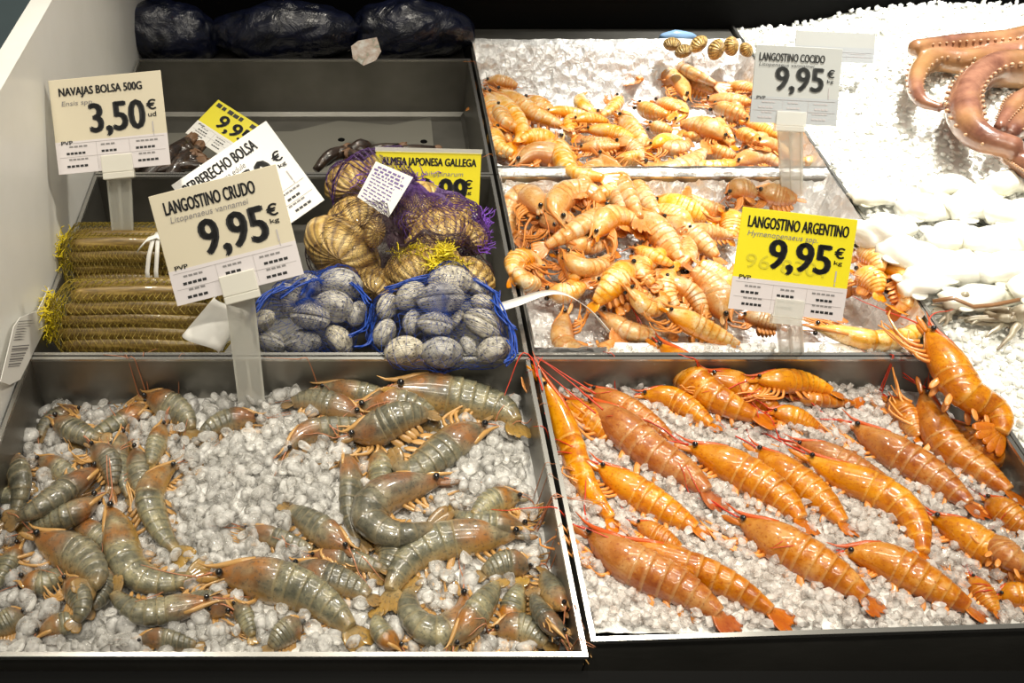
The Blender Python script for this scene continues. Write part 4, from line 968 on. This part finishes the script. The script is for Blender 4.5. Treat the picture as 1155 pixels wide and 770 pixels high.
    q=[onplane(x,y,q0,X1) for x,y in ((55,324),(66,337),(59,353),(22,428),(10,434),(0,430),(15,368),(22,358),(42,350))]
    mb=MB(); V=q+[p+X1*.0007 for p in q]; k=len(q); mb.add(V,[tuple(range(k-1,-1,-1)),tuple(range(k,2*k))]+[(i,(i+1)%k,k+(i+1)%k,k+i) for i in range(k)])
    o=mb.obj('paper_tag',M['paper'],t,smooth=False); tag(o,'white paper tag with a barcode hanging toward the side panel')
    mb=MB()
    for i in range(9):
        f=i/9; y0=390+f*26; xa=14-f*5.5; xb=33-f*12; hh=(1.1,1.9,.8,1.6)[i%4]
        mb.add([onplane(x,y,q0+X1*.0011,X1) for x,y in ((xa,y0),(xb,y0-1.5),(xb,y0-1.5+hh),(xa,y0+hh))],[(0,1,2,3)])
    for i in range(8):
        y0=362+i*3; mb.add([onplane(x,y,q0+X1*.0011,X1) for x,y in ((21-i*.8,y0),(26-i*.8+rr.uniform(0,16),y0-1),(26-i*.8+8,y0),(21-i*.8,y0+.8))],[(0,1,2,3)])
    mb.obj('barcode',M['greyink'],o,origin=t.location,smooth=False)
    # curled blank paper by the cream card stem
    a,b=U(262,345,.062),U(226,388,.040); ax=(b-a).normalized(); vd=(CAM-a).normalized(); s=ax.cross(vd).normalized(); nn=vd
    mb=MB(); P=[]
    for i in range(9):
        P.append([a.lerp(b,i/8)+s*(.021*math.sin(t_))+nn*(.014*math.cos(t_))+ax*(.006*math.sin(t_*1.5)) for t_ in [(-1.7+3.6*j/14) for j in range(15)]])
    mb.grid(P); o=mb.obj('curled_paper',M['paper'],None,b); sol=o.modifiers.new('S','SOLIDIFY'); sol.thickness=.0006
    tag(o,'blank white curled paper tag beside the clear stem of the cream card','paper tag')
    # ---- dark shellfish clusters
    def cluster(label,stalks,z):
        c=U(*stalks[0][0],z); t=thing('goose_barnacle_cluster',label,'shellfish',(c.x,c.y,z-.03))
        for (a,b,r) in stalks:
            p=U(*a,z+rr.uniform(-.01,.008)); q=U(*b,z+rr.uniform(0,.014)); m=mpp(p)*r; mid=(p+q)/2+Vector((rr.uniform(-.004,.004),rr.uniform(-.004,.004),.008))
            cc,_=catmull([p,mid,q],9); mb=MB(); mb.tube(cc,[m*(.75+.35*math.sin(PI*i/8)) for i in range(9)],9); s=mb.obj('stalk',M['barn'],t)
            mb=MB(); d=(q-mid).normalized()
            for g in range(4): 
                an=g*PI/2+rr.random(); w=Vector((-d.y,d.x,.3)).normalized(); w=Matrix.Rotation(an,3,d)@w; mb.leaf(q+w*m*.35,d+w*.2,d.cross(w),m*1.7,m*.8,m*.4,n=6)
            mb.obj('shell_tip',M['barntip'],t)
    cluster('dark cluster of goose barnacles under the yellow and white card',[((150+i*7,196-(i%3)*9),(196+(i*13)%42,168+(i*7)%26),6+(i%3)) for i in range(9)]+[((160,205),(212,160),9),((185,212),(222,168),8)],-.045)
    cluster('dark cluster of goose barnacles behind the purple net bag',[((356+i*9,192-(i%4)*7),(388+(i*11)%70,168+(i*5)%16),6+(i%2)) for i in range(11)]+[((420,178),(490,168),5),((400,186),(450,166),6)],-.012)
    # ---- back row
    def blob(name,label,cat,c,r,mat,seed,amp=.25,fr=14,sub=4,group=None,zmin=None):
        bm=bmesh.new(); bmesh.ops.create_icosphere(bm,subdivisions=sub,radius=1); c=Vector(c); V=[];
        for v in bm.verts:
            p=Vector((v.co.x*r[0],v.co.y*r[1],v.co.z*r[2])); k=1+amp*MN.noise((p+Vector((seed,0,0)))*fr)+amp*.5*abs(MN.noise((p+Vector((0,seed,0)))*fr*2.6))
            p=c+p*k
            if zmin is not None: p.z=max(p.z,zmin+.001*MN.noise(p*40))
            V.append(p)
        F_=[[q.index for q in f.verts] for f in bm.faces]; bm.free(); mb=MB(); mb.add(V,F_); o=mb.obj(name,mat,None,(c.x,c.y,(zmin if zmin is not None else c.z-r[2]))); return tag(o,label,cat,group)
    for i,(x,y,w,h,l) in enumerate(((180,62,70,26,'rumpled navy plastic bag behind the drain-hole tray nearest the side panel'),(315,60,78,24,'rumpled navy plastic bag behind the middle of the drain-hole tray'),(462,60,66,24,'rumpled navy plastic bag behind the drain-hole tray nearest the foil'))):
        p=U(x,y,.012); m=mpp(p); blob('navy_bag',l,'plastic bag',(p.x,1.582,.018),(w*m*1.05,.052,.050),M['navy'],i*3.1,group='navy bags in the back row',zmin=-.0195,sub=5)
    p0=U(415,60,.045); n=Vector((0,-.75,.66)); pl=[(396,52),(404,46),(425,42),(430,58),(424,68),(410,74),(398,66)]; q=[onplane(x,y,p0,n) for x,y in pl]; k=len(q)
    mb=MB(); mb.add(q+[p-n*.0012 for p in q],[tuple(range(k-1,-1,-1)),tuple(range(k,2*k))]+[(i,(i+1)%k,k+(i+1)%k,k+i) for i in range(k)]); o=mb.obj('bag_label',M['smudge'],None,q[5],False); tag(o,'pale smudged round label on the navy bag','label')
    p=U(122,68,.0); blob('crumpled_film','crumpled white plastic film between the side panel and a navy bag','plastic film',(p.x+.010,1.555,.018),(.024,.022,.036),M['film'],5,.5,40,4)
    for i,(x,y,r,l) in enumerate(((758,50,10,'greyish clam at the inner end'),(771,58,10,'tan clam'),(788,50,11,'pinkish clam'),(808,56,12,'large tan clam'),(825,52,11,'mauve clam'),(842,56,9,'olive clam at the ice end'))):
        shellfish('cockle','back_row_clam',l+' of the row behind the foil',(x,y),.018,r,r,(40,i*25,0),'clams behind the foil tray',0.,.9)
    for q in COL.objects:
        if q.name.startswith('back_row_clam'): q['category']='clam'
    p=U(781,66,.012); blob('blue_film','scrap of pale blue plastic film under the back row clams','plastic film',(p.x,1.592,.004),(.030,.010,.012),M['bluefilm'],2,.4,40,3)
t=NT('smudged_label'); P=t.pos(); n=t.noise(P,60,3,.6); t.set(Base_Color=t.ramp(n,[(.35,(.75,.73,.68)),(.55,(.55,.42,.34)),(.62,(.34,.33,.25)),(.75,(.70,.70,.66))]),Roughness=.4); M['smudge']=t.m
t=NT('black_white_film'); P=t.pos(); n=t.noise(P,50,3,.6,1.); t.set(Base_Color=t.ramp(n,[(.42,(.72,.74,.76)),(.50,(.03,.04,.06)),(.58,(.70,.72,.74))]),Roughness=.2); M['film']=t.m
M['bluefilm']=simple('pale_blue_film',(.25,.42,.66),.3)
# ------------------------------------------------------------------ octopus, squid
def octopus():
    mb=MB()
    arms=[([(1178,66),(1130,66),(1090,70),(1056,68),(1038,78),(1032,98),(1040,114),(1058,121)],[22,17,14,12,12,10,8,5],.062),
          ([(1180,80),(1146,78),(1118,80),(1096,96),(1087,118),(1093,142),(1112,158),(1140,166)],[22,20,17,17,17,18,15,12],.075),
          ([(1180,44),(1130,48),(1080,50),(1034,54)],[20,13,11,9],.075),
          ([(1180,110),(1150,116),(1136,130),(1128,142)],[20,13,9,6],.080),
          ([(1128,166),(1146,180),(1170,196)],[11,11,11],.062),
          ([(1180,140),(1160,140),(1140,150)],[18,14,10],.07)]
    root=U(1140,100,.04); o=thing('octopus','brownish pink octopus with thick coiled arms on the white ice','octopus',(root.x,root.y,.045))
    suck=MB(); V=[]
    for px,rad,z in arms:
        pts=[]
        for i,q in enumerate(px): pts.append(U(*q,z))
        c,L=catmull(pts,40); rr=[1.12*interp(i/39,[(k/(len(rad)-1),r) for k,r in enumerate(rad)])*mpp(c[i]) for i in range(40)]
        mb.tube(c,rr,16,asp=.9); mb.ball(c[-1],rr[-1]*1.0,12,8)
        for i in range(2,38,2):
            t=(c[i+1]-c[i-1]).normalized(); l=Vector((-t.y,t.x,0)).normalized()
            for s,(a,b) in ((1,(.72,.62)),(-1,(.95,.1))):
                # suckers sit on the outer flank
                d=(l*s*a+Vector((0,0,b))).normalized()
                if (d.x<-.0 or d.y<0): suck.ball(c[i]+d*rr[i]*.96,rr[i]*.13,8,6)
    b=U(1200,70,.06); mb.ball(b,(.09,.07,.05),20,14)
    m=mb.obj('body',M['octo'],o); r=m.modifiers.new('R','REMESH'); r.mode='VOXEL'; r.voxel_size=.0032; r.use_smooth_shade=True
    s=m.modifiers.new('S','SMOOTH'); s.iterations=3
    suck.obj('suckers',M['sucker'],o)
def squids():
    L=[(1000,262,34,22,20),(1048,240,36,20,-10),(1100,236,38,22,8),(1150,246,36,22,-15),(1030,290,36,22,-30),(1078,272,38,22,5),(1126,276,40,24,-8),(1042,322,34,18,15),(1086,306,42,22,-5),(1140,308,40,22,10),(1172,270,30,22,20),(1110,338,46,16,4),(1170,330,34,22,0),(990,225,30,14,0),(1075,215,34,14,0),(1135,212,34,15,10)]
    W=['nearest the divider strip','in the far row above the divider end','under the octopus arm tip','far row beside the picture edge','near the cooked prawn tray corner','middle of the heap','right of the heap middle','lowest beside the tray corner','front middle, above the arms','front end at the picture edge','outermost','long, with a brown folded edge over the ice','behind the tangled arms','small, furthest into the plain ice','flat, at the back of the heap','flat, below the octopus']
    def wf(p): return float(white_fn(np.array(p.x),np.array(p.y)))
    sp=[];k=0
    for (x,y,a,b,ang),w in zip(L,W):
        z=.05
        for _ in range(4): p=U(x,y,z); z=wf(p)+b*mpp(p)*.62
        p=U(x,y,z); m=mpp(p); t=thing('squid','white squid body, '+w,'squid',(p.x,p.y,z-b*m*.6),'white squid heaped on the ice')
        A=Matrix.Rotation(math.radians(ang),3,'Z'); mb=MB(); n=18; pts=[];rad=[]
        for i in range(n):
            u=i/(n-1); pts.append(p+A@Vector(((u-.5)*2*a*m,0,.006*math.sin(u*3.1)))); rad.append(b*m*(.30+.78*math.sin(PI*(.10+.80*u))**.7)*(1 if i<n-1 else .25))
        mb.tube(pts,rad,18,asp=.62,up=(0,1,0)); mb.v=[tuple(Vector(q)+(Vector(q)-p).normalized()*(MN.noise(Vector(q)*28)*.012+MN.noise(Vector(q)*70)*.004)) for q in mb.v]; mb.obj('mantle',M['squid'],t)
        mb=MB()
        for s in (1,-1): mb.leaf(pts[2]+A@Vector((a*m*.15,s*b*m*.55,0)),A@Vector((.35,s*1.,.05)),A@Vector((1,0,0)),b*m*.75,a*m*.34,.003)
        mb.obj('fin',M['squid'],t); k+=1
        if (x,y)==(1110,338):
            e=ribbon([U(1052,340,.030),U(1075,336,.040),U(1098,346,.036),U(1120,344,.036),U(1150,338,.04)],[(0,.8,.3)]*5,.0045,.002); e.obj('folded_edge',M['brownedge'],t)
    rr=random.Random(12)
    for (cx,cy,w,h,n,l) in ((1132,368,30,16,12,'tangle of cream squid arms at the lower end of the heap'),(1072,350,18,10,8,'small dark-edged squid head with curled arms by the divider strip')):
        z=.05
        for _ in range(4): p=U(cx,cy,z); z=wf(p)+.012
        p=U(cx,cy,z); t=thing('squid',l,'squid',(p.x,p.y,z-.012)); m=mpp(p)
        mb=MB(); mb.ball(p+Vector((w*m*.6,h*m*.5,.006)),(w*m*.45,h*m*.7,.018),14,10); mb.obj('head',M['arm'],t)
        for k in range(n):
            a=p+Vector((w*m*rr.uniform(.1,.7),h*m*rr.uniform(-.2,.8),rr.uniform(.0,.014))); q=[a]
            ang=PI+rr.uniform(-.9,.9)
            for i in range(5): ang+=rr.uniform(-.5,.5); q.append(q[-1]+Vector((math.cos(ang)*w*m*.30,math.sin(ang)*w*m*.26,-.0025)))
            c,_=catmull(q,16); mb=MB(); r0=m*rr.uniform(3.5,5.5); mb.tube(c,[r0*(1-.75*i/15) for i in range(16)],8); mb.obj('arm',M['arm'],t)
# ------------------------------------------------------------------ labels for the prawns
LAND={'raw':[((285,460),"cream card's clear stem"),((45,440),'raw tray corner under the razor clams'),((600,440),'raw tray corner under the bigger blue net'),((440,460),'raw tray wall under the smaller blue net'),((150,590),'middle of the raw heap by the side panel'),((650,725),'raw tray front corner at the divider'),((0,640),'raw tray edge at the side panel'),((290,725),"middle of the raw tray's front rim"),((290,560),"bare ice in the raw tray's middle"),((470,560),"centre of the raw tray's divider half")],
 'arg':[((605,412),'red tray corner by the bigger blue net'),((890,425),"yellow-topped card's clear stem"),((1085,410),'red tray corner beside the white ice'),((668,720),'red tray front corner at the divider'),((910,720),"middle of the red tray's front rim"),((1150,690),'far end of the red tray front rim'),((800,540),'middle of the red tray'),((1020,560),'ice gap right of the red tray middle')],
 'mid':[((580,395),'looped white paper tag'),((570,210),'middle foil tray corner by the purple net'),((832,300),'near edge of the yellow-topped card'),((965,310),'far edge of the yellow-topped card'),((740,395),'front rim of the middle foil tray'),((680,215),'heap crest over the fold of the foil'),((690,305),'centre of the middle foil tray'),((775,270),'heap crest behind the yellow-topped card'),((1035,390),'middle foil tray corner beside the squid')],
 'back':[((535,90),'rear foil tray corner by the navy bag'),((560,180),'rear foil tray edge by the yellow clam card'),((690,150),'middle of the rear foil tray'),((760,80),'back foil wall of the rear tray'),((890,180),"pale price card's stem"),((850,110),'edge of the pale price card'),((770,190),'foil fold between the two cooked trays')]}
def label_prawns():
    ORD=['nearest','second nearest','third nearest','fourth nearest','fifth nearest','sixth nearest','seventh nearest','eighth nearest','ninth nearest','tenth nearest','eleventh nearest','twelfth nearest','thirteenth nearest','fourteenth nearest','fifteenth nearest','sixteenth nearest','seventeenth nearest','eighteenth nearest']
    G={'raw':'raw prawns on ice','arg':'red prawns on ice','mid':'cooked prawns in the middle foil tray','back':'cooked prawns in the rear foil tray'}
    sets={}
    for q in PRAWNS:
        k=q['sp'] if q['sp']!='cook' else ('mid' if (q['px'][1]>198 or (q['px'][1]>190 and q['px'][0]<720)) else 'back')
        land=LAND[k]; d=[(math.hypot(q['px'][0]-c[0],q['px'][1]-c[1]),i) for i,(c,_) in enumerate(land)]; dd,i=min(d); sets.setdefault((k,i),[]).append((dd,q))
    for (k,i),lst in sets.items():
        for n,(dd,q) in enumerate(sorted(lst,key=lambda a:a[0])):
            sh='curled' if q['turn']>2.2 else 'bent' if q['turn']>1.0 else 'bowed' if q['turn']>.45 else 'straight'
            kind={'raw':'raw prawn','arg':'red prawn','mid':'cooked prawn','back':'cooked prawn'}[k]
            tag(q['o'],'%s %s, %s to the %s'%(sh,kind,ORD[min(n,17)],LAND[k][i][1]),None,G[k])
    q=PRAWNS[-1]['o']; q['label']='big red prawn draped over the divider beside the white ice, tail fan inward'
# ------------------------------------------------------------------ light and camera
def area(name,loc,tgt,size,power,col=(1,1,1),sy=None,spread=None):
    l=bpy.data.lights.new(name,'AREA'); l.energy=power; l.color=col; l.size=size
    if sy: l.shape='RECTANGLE'; l.size_y=sy
    if spread: l.spread=math.radians(spread)
    o=bpy.data.objects.new(name,l); COL.objects.link(o); o.location=loc; o.rotation_euler=(Vector(tgt)-Vector(loc)).to_track_quat('-Z','Y').to_euler(); return o
def spot(name,loc,tgt,power,ang,blend=.6,r=.04,col=(1,1,1)):
    l=bpy.data.lights.new(name,'SPOT'); l.energy=power; l.color=col; l.spot_size=math.radians(ang); l.spot_blend=blend; l.shadow_soft_size=r
    o=bpy.data.objects.new(name,l); COL.objects.link(o); o.location=loc; o.rotation_euler=(Vector(tgt)-Vector(loc)).to_track_quat('-Z','Y').to_euler(); return o
def lights():
    warm=(1.,.925,.78)
    spot('counter_spotlight',(.95,1.75,1.75),(.92,1.36,0),390,46,1.,.05,(1.,.97,.90))
    spot('counter_spotlight',(.45,.15,1.9),(.48,.66,0),85,42,.9,.045,warm)
    spot('counter_spotlight',(.75,1.5,1.9),(.42,.80,0),55,42,.9,.045,warm)
    spot('counter_spotlight',(-.25,.1,1.9),(-.08,.66,0),56,44,.9,.045,warm)
    spot('counter_spotlight',(-.6,1.2,1.9),(-.08,.70,0),36,40,.9,.045,warm)
    spot('counter_spotlight',(.1,1.9,1.8),(.0,1.02,0),62,44,.9,.045,warm)
    spot('counter_spotlight',(1.15,.85,1.35),(-.37,1.0,.12),46,30,.8,.05,warm)  # added fill from the side to brighten the white panel, not a counter lamp
    area('ceiling_strip_light',(.2,.9,2.3),(.2,.9,0),1.8,16,warm,.15)
    area('ceiling_strip_light',(.2,-.8,2.3),(.2,.8,0),1.8,10,warm,.15)
    w=bpy.data.worlds.new('dim_shop'); SC.world=w; w.use_nodes=True; b=w.node_tree.nodes['Background']; b.inputs[0].default_value=(1,.96,.88,1); b.inputs[1].default_value=.14
def camera():
    c=bpy.data.cameras.new('camera'); c.sensor_width=36; c.sensor_fit='HORIZONTAL'; c.lens=F/1155*36; c.shift_x=(577.5-CX)/1155; c.clip_start=.02
    o=bpy.data.objects.new('camera',c); COL.objects.link(o); o.location=CAM; o.rotation_euler=(PI/2-TH,0,0); SC.camera=o
setting(); trays(); place_all(); ices(); foils(); cards(); shells(); octopus(); squids(); label_prawns(); lights(); camera()
v=SC.view_settings; v.view_transform='Standard'; v.look='None'; v.gamma=1; v.use_curve_mapping=False; v.exposure=0.
SC.cycles.use_denoising=True; SC.cycles.max_bounces=8; SC.cycles.transmission_bounces=6; SC.cycles.transparent_max_bounces=24; SC.cycles.caustics_reflective=False; SC.cycles.caustics_refractive=False
